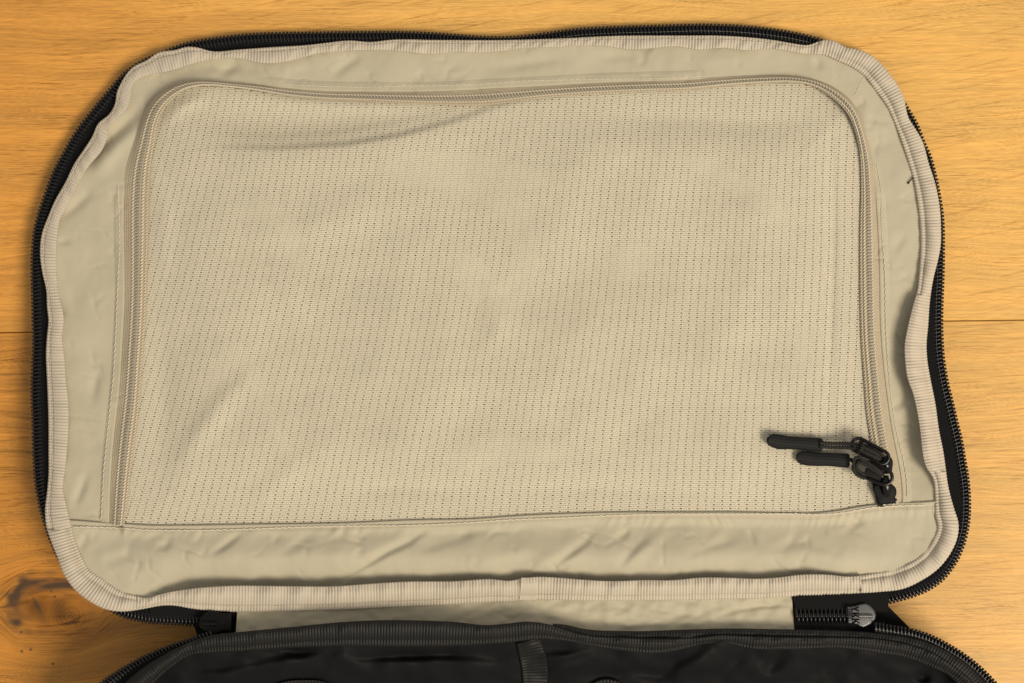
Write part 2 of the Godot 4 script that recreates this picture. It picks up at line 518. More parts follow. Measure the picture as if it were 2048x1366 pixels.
func binding_lift(x: float, y: float) -> float:
	var l := 0.0
	if y > 1100.0:
		l = 0.0042 * smoothstep(255.0, 420.0, x) * (1.0 - smoothstep(1640.0, 1790.0, x)) * smoothstep(1100.0, 1150.0, y)
	if x > 1700.0:
		l = maxf(l, 0.0036 * smoothstep(520.0, 660.0, y) * (1.0 - smoothstep(900.0, 985.0, y)))
	return l


func rim_h(x: float, y: float) -> float:
	return RIM - 0.004 * smoothstep(1050.0, 1250.0, x) * (1.0 - smoothstep(1780.0, 1950.0, x)) - 0.006 * (1.0 - smoothstep(330.0, 520.0, x)) * (1.0 - smoothstep(1270.0, 1380.0, y))


func _ready() -> void:
	# ------------------------------------------------ camera, air, light, exposure
	var cam := Camera3D.new()
	cam.name = "camera"
	cam.position = Vector3(0, HC, 0)
	cam.rotation_degrees = Vector3(-90, 0, 0)
	cam.fov = rad_to_deg(2.0 * atan(683.0 * S / HC))
	cam.near = 0.05
	cam.far = 20.0
	add_child(cam)
	cam.current = true
	var env := Environment.new()
	env.background_mode = Environment.BG_COLOR
	env.background_color = lin(0.37, 0.352, 0.325)
	env.background_energy_multiplier = 1.0
	env.tonemap_mode = Environment.TONE_MAPPER_LINEAR
	env.tonemap_exposure = 1.24
	env.sdfgi_enabled = true
	env.ssao_enabled = true
	env.ssil_enabled = true
	var we := WorldEnvironment.new()
	we.name = "air"
	we.environment = env
	add_child(we)
	var lamp := AreaLight3D.new()
	lamp.name = "softbox"
	lamp.area_size = Vector2(1.15, 1.15)
	lamp.light_color = Color(1.0, 0.945, 0.86)
	lamp.light_energy = 8.6
	lamp.area_range = 6.0
	lamp.shadow_enabled = true
	add_child(lamp)
	lamp.look_at_from_position(Vector3(1.62, 2.55, 1.15), Vector3(0.02, 0.0, 0.0))

	net = make_net_field()
	lining = make_lining_field()
	build_floor()
	bag = Node3D.new()
	bag.name = "backpack"
	bag.set_meta("label", "black travel backpack lying open on the oak floor, beige lining and mesh pocket showing")
	bag.set_meta("category", "backpack")
	add_child(bag)
	build_shells()
	build_lining()
	build_pocket()
	build_binding()
	build_main_zip()
	build_hinge()
	build_compartment()
	build_pulls()
	build_bits()


# ---------------------------------------------------------------- floor
func build_floor() -> void:
	floor_ = Node3D.new()
	floor_.name = "floor"
	floor_.set_meta("kind", "structure")
	floor_.set_meta("label", "oiled oak floor of wide planks running across the view")
	floor_.rotation.y = atan(25.0 / 2048.0)
	floor_.position = Vector3(0, 0, (652.5 - 683.0) * S)
	add_child(floor_)
	var up := mat(Color.WHITE, 0.42, 0.38)
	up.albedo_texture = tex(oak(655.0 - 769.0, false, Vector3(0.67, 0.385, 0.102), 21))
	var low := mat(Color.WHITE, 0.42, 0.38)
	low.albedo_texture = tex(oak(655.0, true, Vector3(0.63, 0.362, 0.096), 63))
	var grain := fn_image(512, 256, func(x: int, y: int) -> float: return 0.5)
	var gn := noise(5, 1.0, 2)
	for y in 256:
		for x in 512:
			var v := 0.5 + 0.5 * gn.get_noise_2d(x * 0.035, y * 0.5)
			grain.set_pixel(x, y, Color(v, v, v))
	var gt := tex(grain)
	for m: StandardMaterial3D in [up, low]:
		m.heightmap_enabled = true
		m.heightmap_texture = gt
		m.heightmap_scale = 0.006
	for k in 5:
		var top := 0.2 * (k - 3)
		var mb := MB.new()
		var half := 0.75
		var bev := 0.00045
		var gap := 0.00018
		var rows := [[top + gap, -0.014], [top + gap, -bev], [top + gap + bev, 0.0], [top + 0.2 - gap - bev, 0.0], [top + 0.2 - gap, -bev], [top + 0.2 - gap, -0.014]]
		for r in rows.size() - 1:
			var pos := PackedVector3Array()
			var uvs := PackedVector2Array()
			for i in 2:
				for e in 2:
					var zz: Array = rows[r + e]
					var x := -half + 2.0 * half * i
					pos.push_back(Vector3(x, zz[1], zz[0]))
					uvs.push_back(Vector2(x / 0.6 + 0.5 + (0.37 * k if k != 2 and k != 3 else 0.0), (zz[0] - top) / 0.2))
			mb.sheet(pos, uvs, 2, 2)
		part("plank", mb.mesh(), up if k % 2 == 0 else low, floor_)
	var bx := BoxMesh.new()
	bx.size = Vector3(1.5, 0.01, 1.0)
	var sub := part("underlay", bx, mat(lin(0.10, 0.055, 0.022), 0.9), floor_)
	sub.position = Vector3(0, -0.021, -0.1)


# ---------------------------------------------------------------- fields
func make_lining_field() -> Field:
	var f := Field.new(50, 50, 1970, 1280, 4.0)
	var n1 := noise(3, 0.006, 2)
	var n2 := noise(9, 0.02, 2)
	for j in f.ny:
		var y := f.y0 + j * f.st
		for i in f.nx:
			var x := f.x0 + i * f.st
			var h := hb(y)
			var cr := 1.0 - absf(n2.get_noise_2d(x * 0.55 + 40.0, y * 0.75))
			h += 0.0011 * n1.get_noise_2d(x, y) + 0.00026 * n2.get_noise_2d(x, y) - 0.0008 * pow(maxf(0.0, cr - 0.82) / 0.18, 2.0) * smoothstep(0.0, 0.5, n1.get_noise_2d(x * 1.5 + 400.0, y * 1.5))
			# the lining sags away from the raised binding on the hinge side and the right side
			if y > 1000.0:
				h += 0.0045 * exp(-pow((y - 1112.0) / 42.0, 2.0)) * smoothstep(180.0, 330.0, x) * (1.0 - smoothstep(1650.0, 1850.0, x))
				h -= 0.0026 * exp(-pow((y - 1182.0) / 34.0, 2.0)) * smoothstep(255.0, 380.0, x) * (1.0 - smoothstep(1620.0, 1760.0, x))
			if x > 1700.0:
				h -= 0.002 * exp(-pow((x - 1835.0) / 34.0, 2.0)) * smoothstep(520.0, 660.0, y) * (1.0 - smoothstep(930.0, 1010.0, y))
			f.d[j * f.nx + i] = h
	# folds of the lower panel, most of them slanting up to the right
	for s: Array in [
		[[420, 1111, 450, 1092, 489, 1062], -0.0016, 9, 5], [[325, 1104, 345, 1067], -0.0010, 9, 6], [[676, 1166, 720, 1137, 777, 1104, 820, 1084, 858, 1055], -0.0026, 13, 5],
		[[690, 1158, 735, 1120, 790, 1090, 850, 1062], 0.0011, 16, 12], [[828, 1105, 905, 1080, 982, 1050], -0.0010, 16, 9], [[1095, 1140, 1146, 1104, 1172, 1085, 1188, 1060], -0.0019, 12, 6], [[1040, 1150, 1095, 1128, 1146, 1110], 0.0013, 18, 14],
		[[1234, 1138, 1262, 1105, 1296, 1070], -0.0013, 10, 8], [[1236, 1082, 1258, 1058], -0.0012, 7, 6], [[1512, 1090, 1496, 1058], -0.0010, 6, 6], [[1370, 1118, 1420, 1092, 1475, 1078], -0.0010, 14, 8],
		[[1530, 1100, 1600, 1085, 1690, 1110], -0.0007, 12, 10], [[1690, 1066, 1722, 1040], -0.0009, 9, 8], [[1250, 1128, 1300, 1090, 1340, 1050], 0.0009, 15, 12], [[205, 1125, 260, 1110, 300, 1120], -0.0009, 10, 12], [[262, 1075, 250, 1120], -0.0006, 9, 9],
		[[520, 1120, 600, 1105, 690, 1112], 0.0007, 22, 16], [[620, 1070, 560, 1110], -0.0008, 10, 8], [[1600, 1055, 1570, 1100], -0.0007, 10, 8], [[160, 1100, 178, 1060], -0.0009, 8, 6], [[930, 1140, 990, 1115, 1060, 1100], 0.0008, 20, 15],
		[[1880, 1000, 1872, 1050], -0.0005, 8, 8], [[1450, 1060, 1400, 1100], 0.0008, 14, 10], [[560, 1066, 545, 1090], -0.0006, 6, 6], [[730, 1062, 712, 1092], -0.0006, 7, 6],
		# side and top strips
		[[172, 340, 205, 290, 239, 260, 262, 238, 290, 220], -0.0034, 14, 12], [[185, 350, 235, 292, 280, 252], 0.0022, 16, 16], [[120, 440, 160, 405, 185, 380], -0.0016, 11, 9], [[438, 152, 458, 138, 480, 128], -0.0018, 10, 10], [[665, 152, 690, 132, 720, 112], -0.0019, 12, 9],
		[[985, 140, 1040, 130, 1135, 116], -0.0011, 12, 9], [[1190, 116, 1290, 112], -0.0007, 12, 8], [[1730, 236, 1752, 241, 1778, 247], -0.0009, 7, 7], [[1784, 285, 1765, 290, 1750, 300], -0.0006, 9, 9], [[1788, 510, 1796, 490, 1808, 468], -0.0010, 12, 8], [[1786, 818, 1800, 808, 1818, 806], -0.0013, 8, 6],
		[[150, 1012, 160, 985, 174, 948], -0.0015, 9, 7], [[185, 800, 190, 770, 200, 742], -0.0012, 10, 9], [[116, 482, 140, 484], -0.0012, 6, 6], [[120, 545, 150, 590, 150, 640], -0.0006, 14, 10], [[340, 150, 420, 132, 520, 140], -0.0016, 16, 12], [[1630, 115, 1640, 140], -0.0012, 9, 7], [[560, 140, 620, 125], 0.0008, 14, 10], [[1380, 120, 1480, 118], 0.0006, 16, 12]]:
		f.fold(pl(s[0]), s[1], s[2], s[3])
	# under the pocket the lining lies close to the mesh in places and hangs free of it in others
	var n3 := noise(29, 0.0036, 2)
	var touch := Field.new(200, 130, 1840, 1080, 8.0)
	for s: Array in [[[870, 400, 960, 384, 1035, 430, 1060, 530, 1020, 600, 1000, 660], 24], [[447, 430, 520, 420, 566, 445, 605, 550, 620, 590], 22], [[352, 1000, 390, 880, 434, 740, 470, 705, 500, 735, 566, 890, 600, 960], 20], [[1200, 540, 1263, 520, 1330, 500], 30], [[1290, 300, 1420, 330, 1550, 420, 1590, 480], 26], [[1560, 760, 1605, 730, 1620, 640], 20], [[900, 470, 950, 560, 990, 640], 34], [[700, 330, 900, 330, 1150, 360], 40], [[860, 960, 1000, 900, 1180, 920], 40]]:
		touch.fold(pl(s[0]), -0.0023, s[1] * 1.2, s[1] * 1.15)
	for j in f.ny:
		var y := f.y0 + j * f.st
		for i in f.nx:
			var x := f.x0 + i * f.st
			var inside := minf(minf(x - 300.0, 1716.0 - x), minf(y - 210.0, 1040.0 - y))
			if inside > -20.0 and x < 1830.0 and y < 1075.0:
				var gap := 0.0016 + 0.0009 * n3.get_noise_2d(x, y) + 0.0030 * (1.0 - smoothstep(0.0, 130.0, inside)) + 0.0030 * exp(-Vector2((x - 420.0) / 190.0, (y - 240.0) / 70.0).length_squared())
				gap = maxf(0.0003, gap + touch.at(x, y))
				var k := j * f.nx + i
				f.d[k] = lerpf(f.d[k], net.at(x, y) - gap, smoothstep(-20.0, 30.0, inside))
	return f


func make_net_field() -> Field:
	var f := Field.new(200, 130, 1840, 1080, 4.0)
	var n1 := noise(17, 0.0032, 2)
	var n2 := noise(23, 0.011, 2)
	for j in f.ny:
		var y := f.y0 + j * f.st
		for i in f.nx:
			var x := f.x0 + i * f.st
			var inside := minf(minf(x - 280.0, 1740.0 - x), minf(y - 175.0, 1050.0 - y))
			var b := smoothstep(0.0, 170.0, inside)
			f.d[j * f.nx + i] = hb(y) + 0.0013 + 0.0042 * b + b * (0.0022 * n1.get_noise_2d(x, y) + 0.00035 * n2.get_noise_2d(x, y))
	for s: Array in [
		# the loose sag under the zip: a valley that runs into a rounded roll
		[[430, 262, 560, 266, 660, 258, 760, 242, 860, 224, 950, 196], -0.0012, 30, 12], [[420, 300, 560, 302, 690, 294, 800, 276, 900, 250, 990, 220, 1060, 206], 0.0032, 8, 54],
		[[360, 215, 460, 235, 600, 240, 760, 225], -0.0030, 40, 34], [[470, 190, 560, 206, 680, 214, 820, 216], 0.0018, 14, 12], [[330, 250, 360, 215, 420, 190], 0.0016, 16, 12],
		# soft tents and creases lower down
		[[505, 745, 450, 800, 395, 870, 352, 950], 0.0022, 26, 20], [[530, 520, 570, 570, 600, 630], 0.0018, 22, 18], [[520, 540, 560, 560, 590, 600], -0.0010, 14, 12], [[960, 600, 1000, 640, 985, 690], 0.0014, 22, 22], [[880, 480, 960, 530, 1010, 590], 0.0012, 30, 26],
		[[430, 480, 560, 470, 700, 430, 860, 400], 0.0012, 34, 30], [[320, 640, 330, 780, 320, 940], -0.0010, 22, 26], [[1180, 235, 1350, 238, 1500, 246, 1640, 240], -0.0013, 22, 22], [[1120, 280, 1320, 300, 1560, 292], 0.0010, 30, 30], [[1665, 250, 1668, 420, 1664, 640, 1660, 850], -0.0012, 8, 8],
		[[1440, 400, 1530, 440, 1580, 500], 0.0012, 26, 24], [[690, 985, 800, 975, 940, 985], -0.0012, 14, 20], [[1000, 985, 1200, 975, 1420, 990], -0.0008, 16, 20], [[620, 900, 560, 960, 500, 1010], 0.0010, 22, 22], [[1380, 720, 1520, 760, 1640, 830], 0.0010, 34, 34], [[300, 330, 330, 420, 325, 560], 0.0014, 18, 24]]:
		f.fold(pl(s[0]), s[1], s[2], s[3])
	return f


func build_shells() -> void:
	var black := mat(lin(0.006, 0.006, 0.007), 0.8, 0.3)
	# the lid's outer skin, from the zip down to the floor
	var a := spline(A, false, 8.0)
	var mb := MB.new()
	var pos := PackedVector3Array()
	var uvs := PackedVector2Array()
	for k in a.size():
		var nrm := rot_normal(a, k, false)
		var h := hb(a[k].y)
		var q := a[k] + nrm * 9.0
		pos.append_array(PackedVector3Array([W(q.x, q.y, h - 0.0026), W(a[k].x + nrm.x * 5.0, a[k].y + nrm.y * 5.0, h * 0.55), W(q.x, q.y, h * 0.22), W(q.x + nrm.x * 12.0, q.y + nrm.y * 12.0, 0.0006)]))
		for j in 4:
			uvs.push_back(Vector2(k * 0.1, j))
	mb.sheet(pos, uvs, a.size(), 4)
	part("lid_shell", mb.mesh(), black, bag)
	# the main body's outer skin
	var loop := PackedVector2Array()
	loop.append_array(spline(R0L, false, 8.0))
	loop.append_array(pl([520, 1268, 900, 1262, 1300, 1268, 1600, 1262]))
	loop.append_array(spline(R0R, false, 8.0))
	var ol := smooth(resample(loop, false, 8.0), false, 3)
	mb = MB.new()
	pos = PackedVector3Array()
	uvs = PackedVector2Array()
	for k in ol.size():
		var nrm := rot_normal(ol, k, false)
		var h := rim_h(ol[k].x, ol[k].y) - 0.004
		for j in 7:
			var t := j / 6.0
			var q := ol[k] + nrm * (8.0 - 4.0 * sin(PI * t) + 14.0 * t * t)
			pos.push_back(W(q.x, q.y, lerpf(h, 0.0006, t)))
			uvs.push_back(Vector2(k * 0.1, j))
	mb.sheet(pos, uvs, ol.size(), 7)
	part("body_shell", mb.mesh(), black, bag)


var m_lining: StandardMaterial3D
var m_thread: StandardMaterial3D
var ring_mid: PackedVector2Array


func weave_bump(step_x: int, step_y: int) -> ImageTexture:
	var nn := noise(31, 0.09, 2)
	var im := fn_image(256, 256, func(x: int, y: int) -> float:
		return 0.45 + 0.13 * sin(TAU * y / step_y) + 0.13 * sin(TAU * x / step_x) + 0.16 * nn.get_noise_2d(x, y))
	return tex(im)


func build_lining() -> void:
	m_lining = mat(lin(0.455, 0.412, 0.303), 0.75, 0.4)
	m_lining.rim_enabled = true
	m_lining.rim = 0.25
	m_lining.rim_tint = 0.6
	m_lining.heightmap_enabled = true
	m_lining.heightmap_texture = weave_bump(64, 8)
	m_lining.heightmap_scale = 0.010
	m_thread = mat(lin(0.60, 0.54, 0.42), 0.6)
	var bd := band(spline(B, true, 3.0), spline(C, true, 3.0), true, 5.0)
	ring_mid = resample(bd.mid, true, 10.0)
	var mb := MB.new()
	var pos := PackedVector3Array()
	var uvs := PackedVector2Array()
	var mask := PackedByteArray()
	var nx := lining.nx
	var ny := lining.ny
	for j in ny:
		for i in nx:
			var x := lining.x0 + i * lining.st
			var y := lining.y0 + j * lining.st
			pos.push_back(W(x, y, lining.d[j * nx + i]))
			uvs.push_back(Vector2(x, y) / 130.0)
			var deep := x > 330.0 and x < 1700.0 and y > 240.0 and y < 1030.0
			mask.push_back(1 if deep or Geometry2D.is_point_in_polygon(Vector2(x, y), ring_mid) else 0)
	mb.sheet(pos, uvs, ny, nx, false, mask)
	var lin_part := part("lid_lining", mb.mesh(), m_lining, bag)
	# the two short seams at the upper corners
	mb = MB.new()
	stitches(mb, pl([289, 158, 300, 171, 314, 186]), func(x: float, y: float) -> float: return lining.at(x, y) + 0.0001, 7.0, 4.0, 0.9)
	stitches(mb, pl([1727, 155, 1717, 176, 1706, 200]), func(x: float, y: float) -> float: return lining.at(x, y) + 0.0001, 7.0, 4.0, 0.9)
	part("corner_seam", mb.mesh(), m_thread, lin_part, "stuff")
	# lower panel: its folded upper edge lies over the pocket
	mb = MB.new()
	pos = PackedVector3Array()
	uvs = PackedVector2Array()
	mask = PackedByteArray()
	var g := spline(G, false, 3.5)
	var rows := 58
	var pk := noise(41, 0.05, 1)
	for k in g.size():
		for j in rows:
			var x := g[k].x
			var dy := maxf(0.0, (j - 1) * 3.5)
			var y := g[k].y + dy
			var near := lining.at(x, y)
			var cover := maxf(near, net.at(x, minf(y, 1078.0)) * (1.0 if x > 245.0 and x < 1760.0 else 0.0)) if dy < 30.0 else near
			var h := lerpf(cover + 0.0013, near + 0.0006, smoothstep(9.0, 34.0, dy))
			h -= 0.0007 * exp(-pow((dy - 9.0) / 2.6, 2.0))
			h += 0.0006 * pk.get_noise_2d(x * (0.8 + 0.3 * pk.get_noise_2d(x * 0.06, 3.0)) + dy * 0.6, dy * 0.14) * (0.5 + pk.get_noise_2d(x * 0.12, 9.0)) * exp(-pow((dy - 18.0) / 12.0, 2.0))
			if j == 0:
				h -= 0.0012
				y += 1.2
			elif j == 1:
				h -= 0.00025
			pos.push_back(W(x, y, h))
			uvs.push_back(Vector2(y, x) / 130.0)
			mask.push_back(1 if Geometry2D.is_point_in_polygon(Vector2(x, y), ring_mid) else 0)
	mb.sheet(pos, uvs, g.size(), rows, false, mask)
	var lp := part("lower_panel", mb.mesh(), m_lining, bag)
	mb = MB.new()
	stitches(mb, G2, func(x: float, y: float) -> float: return maxf(lining.at(x, y), net.at(x, y) if x > 245.0 and x < 1760.0 else 0.0) + 0.0014, 10.0, 3.0, 1.6)
	part("stitching", mb.mesh(), m_thread, lp, "stuff")


func stitches(mb: MB, line: PackedVector2Array, hf: Callable, dash: float, gap: float, r: float) -> void:
	var a := spline(line, false, 1.0)
	var k := 0
	var rg := RandomNumberGenerator.new()
	rg.seed = int(line[0].x * 7.0)
	while k + int(dash) < a.size():
		var e := k + int(dash)
		var side := rot_normal(a, k, false) * rg.randf_range(0.4, 1.1)
		var p0 := a[k] - side
		var p1 := a[e] + side
		mb.capsule(W(p0.x, p0.y, hf.call(p0.x, p0.y)), W(p1.x, p1.y, hf.call(p1.x, p1.y)), r * S, 6)
		k = e + int(gap)


# ---------------------------------------------------------------- the mesh pocket and its zip
func build_pocket() -> void:
	var ims := net_images()
	var mm := mat(lin(0.66, 0.60, 0.46), 0.8, 0.35)
	mm.albedo_texture = tex(ims[0])
	mm.transparency = BaseMaterial3D.TRANSPARENCY_ALPHA_SCISSOR
	mm.alpha_scissor_threshold = 0.5
	mm.cull_mode = BaseMaterial3D.CULL_DISABLED
	mm.heightmap_enabled = true
	mm.heightmap_texture = tex(ims[1])
	mm.heightmap_scale = 0.016
	var bd := band(spline(E, false, 3.0), spline(F, false, 3.0), false, 1.6, 24)
	var o: PackedVector2Array = bd.o
	var n: PackedVector2Array = bd.i
	var edge := PackedVector2Array()
	for k in range(0, n.size(), 6):
		edge.push_back(n[k].lerp(o[k], 0.18))
	edge.push_back(Vector2(1757, 1036))
	edge.push_back(Vector2(249, 1066))
	var mb := MB.new()
	var pos := PackedVector3Array()
	var uvs := PackedVector2Array()
	var mask := PackedByteArray()
	var wob := noise(77, 0.0022, 2)
	for j in net.ny:
		for i in net.nx:
			var x := net.x0 + i * net.st
			var y := net.y0 + j * net.st
			var h := net.d[j * net.nx + i]
			pos.push_back(W(x, y, h))
			var slant := lerpf(0.27, 0.03, clampf((x - 300.0) / 1450.0, 0.0, 1.0))
			var u := x + slant * (y - 600.0) + 5.0 * wob.get_noise_2d(x, y)
			var v := y + 6.0 * wob.get_noise_2d(x + 900.0, y) - 0.02 * (x - 1000.0)
			uvs.push_back(Vector2(u / (15.8 * 4.0), v / (7.5 * 8.0)))
			mask.push_back(1 if (x > 345.0 and x < 1660.0 and y > 240.0 and y < 1000.0) or Geometry2D.is_point_in_polygon(Vector2(x, y), edge) else 0)
	mb.sheet(pos, uvs, net.ny, net.nx, false, mask)
	var pocket := part("mesh_pocket", mb.mesh(), mm, bag)
	# thin dark strip behind the mesh near its right side
	mb = MB.new()
	ribbon_flat(mb, pl([1669, 200, 1669, 300, 1668, 420, 1665, 560, 1663, 700, 1661, 850]), 2.4, func(x: float, y: float) -> float: return lerpf(lining.at(x, y), net.at(x, y), 0.35))
	part("dark_strip", mb.mesh(), mat(lin(0.012, 0.011, 0.01), 0.9), pocket)
	# zip tape
	var tape := mat(lin(0.47, 0.40, 0.285), 0.8, 0.35)
	var nz := noise(51, 0.22, 2)
	var kn := fn_image(128, 128, func(x: int, y: int) -> float: return 0.5 + 0.25 * sin(TAU * (x + y) / 16.0) * sin(TAU * (x - y) / 16.0) + 0.25 * nz.get_noise_2d(x, y))
	tape.heightmap_enabled = true
	tape.heightmap_texture = tex(kn)
	tape.heightmap_scale = 0.05
	mb = MB.new()
	pos = PackedVector3Array()
	uvs = PackedVector2Array()
	var nv := 15
	for k in o.size():
		for j in nv:
			var t := j / float(nv - 1)
			var q := o[k].lerp(n[k], t)
			pos.push_back(W(q.x, q.y, tape_h(q, t)))
			uvs.push_back(Vector2(k * 1.6 / 46.0, t * 0.8))
	mb.sheet(pos, uvs, o.size(), nv)
	var zip := part("pocket_zip", mb.mesh(), tape, bag)
	# coil: two rows of bead-like stitches with a grey plastic coil between them
	var beads := MB.new()
	var coil := MB.new()
	for k in range(0, o.size(), 4):
		var wide := o[k].distance_to(n[k])
		for spec: Array in [[0.36, 3.0, 1.5], [0.74, 3.4, 1.7], [0.90, 2.0, 1.0]]:
			if wide < 22.0 and spec[0] > 0.85:
				continue
			var q := o[k].lerp(n[k], spec[0])
			var q2 := o[mini(k + 2, o.size() - 1)].lerp(n[mini(k + 2, o.size() - 1)], spec[0] + 0.05)
			beads.capsule(W(q.x, q.y, tape_h(q, spec[0]) + 0.0003), W(q2.x, q2.y, tape_h(q2, spec[0]) + 0.0004), spec[2] * S, 6)
		var c0 := o[k].lerp(n[k], 0.44)
		var c1 := o[mini(k + 2, o.size() - 1)].lerp(n[mini(k + 2, o.size() - 1)], 0.66)
		var cm := c0.lerp(c1, 0.5)
		var r := 1.55 * S
		coil.tube(PackedVector3Array([W(c0.x, c0.y, tape_h(c0, 0.42) - 0.0001), W(cm.x, cm.y, tape_h(cm, 0.55) + 0.00045), W(c1.x, c1.y, tape_h(c1, 0.69) - 0.0001)]), PackedFloat32Array([r, r, r]), PackedFloat32Array([r, r, r]), 6)
	part("zip_stitching", beads.mesh(), mat(lin(0.62, 0.54, 0.40), 0.55), zip, "stuff")
	part("zip_coil", coil.mesh(), mat(lin(0.25, 0.235, 0.195), 0.35), zip, "stuff")
	# lining edge that is folded back and stitched along the tape
	mb = MB.new()
	for span: Array in [[0, 455], [560, 1075], [1220, 99999]]:
		var k0 := 0
		var k1 := o.size() - 1
		for k in o.size():
			if span[0] == 0:
				if o[k].y > 330.0 and o[k].x < 300.0:
					k1 = k
			elif span[0] == 560:
				k0 = k if o[k].x < 500.0 and o[k].y < 300.0 else k0
				k1 = k if o[k].x < 1440.0 else k1
			else:
				k0 = k if o[k].y < 330.0 or o[k].x < 1500.0 else k0
		if span[0] == 560:
			for k in range(o.size() - 1, -1, -1):
				if o[k].x < 1440.0:
					k1 = k
					break
		pos = PackedVector3Array()
		uvs = PackedVector2Array()
		var len_ := k1 - k0
		for k in range(k0, k1 + 1):
			var dir := (o[k] - n[k]).normalized()
			var fade := smoothstep(0.0, 40.0, float(k - k0)) * smoothstep(0.0, 40.0, float(k1 - k)) if span[0] == 560 else (smoothstep(0.0, 50.0, float(k1 - k)) if span[0] == 0 else smoothstep(0.0, 50.0, float(k - k0)))
			for spec: Array in [[-1.0, -0.0004], [-1.5, 0.0006], [0.5, 0.0011], [4.0, 0.0010], [8.0, 0.0007], [11.0, 0.0009], [16.0, 0.0003], [22.0, -0.0004]]:
				var q: Vector2 = o[k] + dir * spec[0]
				pos.push_back(W(q.x, q.y, lining.at(q.x, q.y) + spec[1] * fade - 0.0003 * (1.0 - fade)))
				uvs.push_back(q / 130.0)
		mb.sheet(pos, uvs, k1 - k0 + 1, 8)
	part("zip_flap", mb.mesh(), m_lining, bag)
	mb = MB.new()
	var sh := func(x: float, y: float) -> float:
		var f := smoothstep(345.0, 425.0, y) if y > 250.0 else smoothstep(505.0, 600.0, x) * (1.0 - smoothstep(1370.0, 1430.0, x))
		return lining.at(x, y) + lerpf(0.0001, 0.0010, f)
	stitches(mb, pl([236, 371, 239, 466, 239, 500, 236, 552, 231, 672, 226, 758, 219, 826, 212, 894, 208, 934, 205, 985, 202, 1042]), sh, 9.0, 3.0, 1.0)
	stitches(mb, pl([540, 168, 615, 171, 700, 174, 845, 171, 947, 169, 1050, 162, 1152, 159, 1374, 154, 1416, 151]), sh, 9.0, 3.0, 1.0)
	stitches(mb, pl([1753, 328, 1762, 376, 1763, 450, 1770, 552, 1772, 655, 1777, 740, 1784, 809, 1792, 860, 1803, 905, 1811, 941, 1815, 1002]), sh, 9.0, 3.0, 1.0)
	part("pocket_stitching", mb.mesh(), m_thread, bag, "stuff")


func tape_h(q: Vector2, t: float) -> float:
	var lh := lining.at(q.x, q.y)
	var nh := net.at(q.x, q.y) + 0.0008
	var arch := 0.0008 * sin(PI * clampf(t, 0.0, 1.0))
	# the zip stands up where it turns the two upper corners
	var corner := exp(-Vector2((q.x - 345.0) / 130.0, (q.y - 205.0) / 85.0).length_squared()) + 0.6 * exp(-Vector2((q.x - 1670.0) / 110.0, (q.y - 200.0) / 90.0).length_squared())
	return lerpf(lh + 0.0004, nh, smoothstep(0.0, 0.55, t)) + arch + corner * 0.0062 * smoothstep(0.0, 0.25, t)


func ribbon_flat(mb: MB, line: PackedVector2Array, half: float, hf: Callable) -> void:
	var a := spline(line, false, 6.0)
	var pos := PackedVector3Array()
	var uvs := PackedVector2Array()
	for k in a.size():
		var nrm := rot_normal(a, k, false)
		for j in 3:
			var q := a[k] + nrm * half * (j - 1.0)
			pos.push_back(W(q.x, q.y, hf.call(q.x, q.y) + (0.0003 if j == 1 else 0.0)))
			uvs.push_back(Vector2(k * 0.1, j * 0.5))
	mb.sheet(pos, uvs, a.size(), 3)


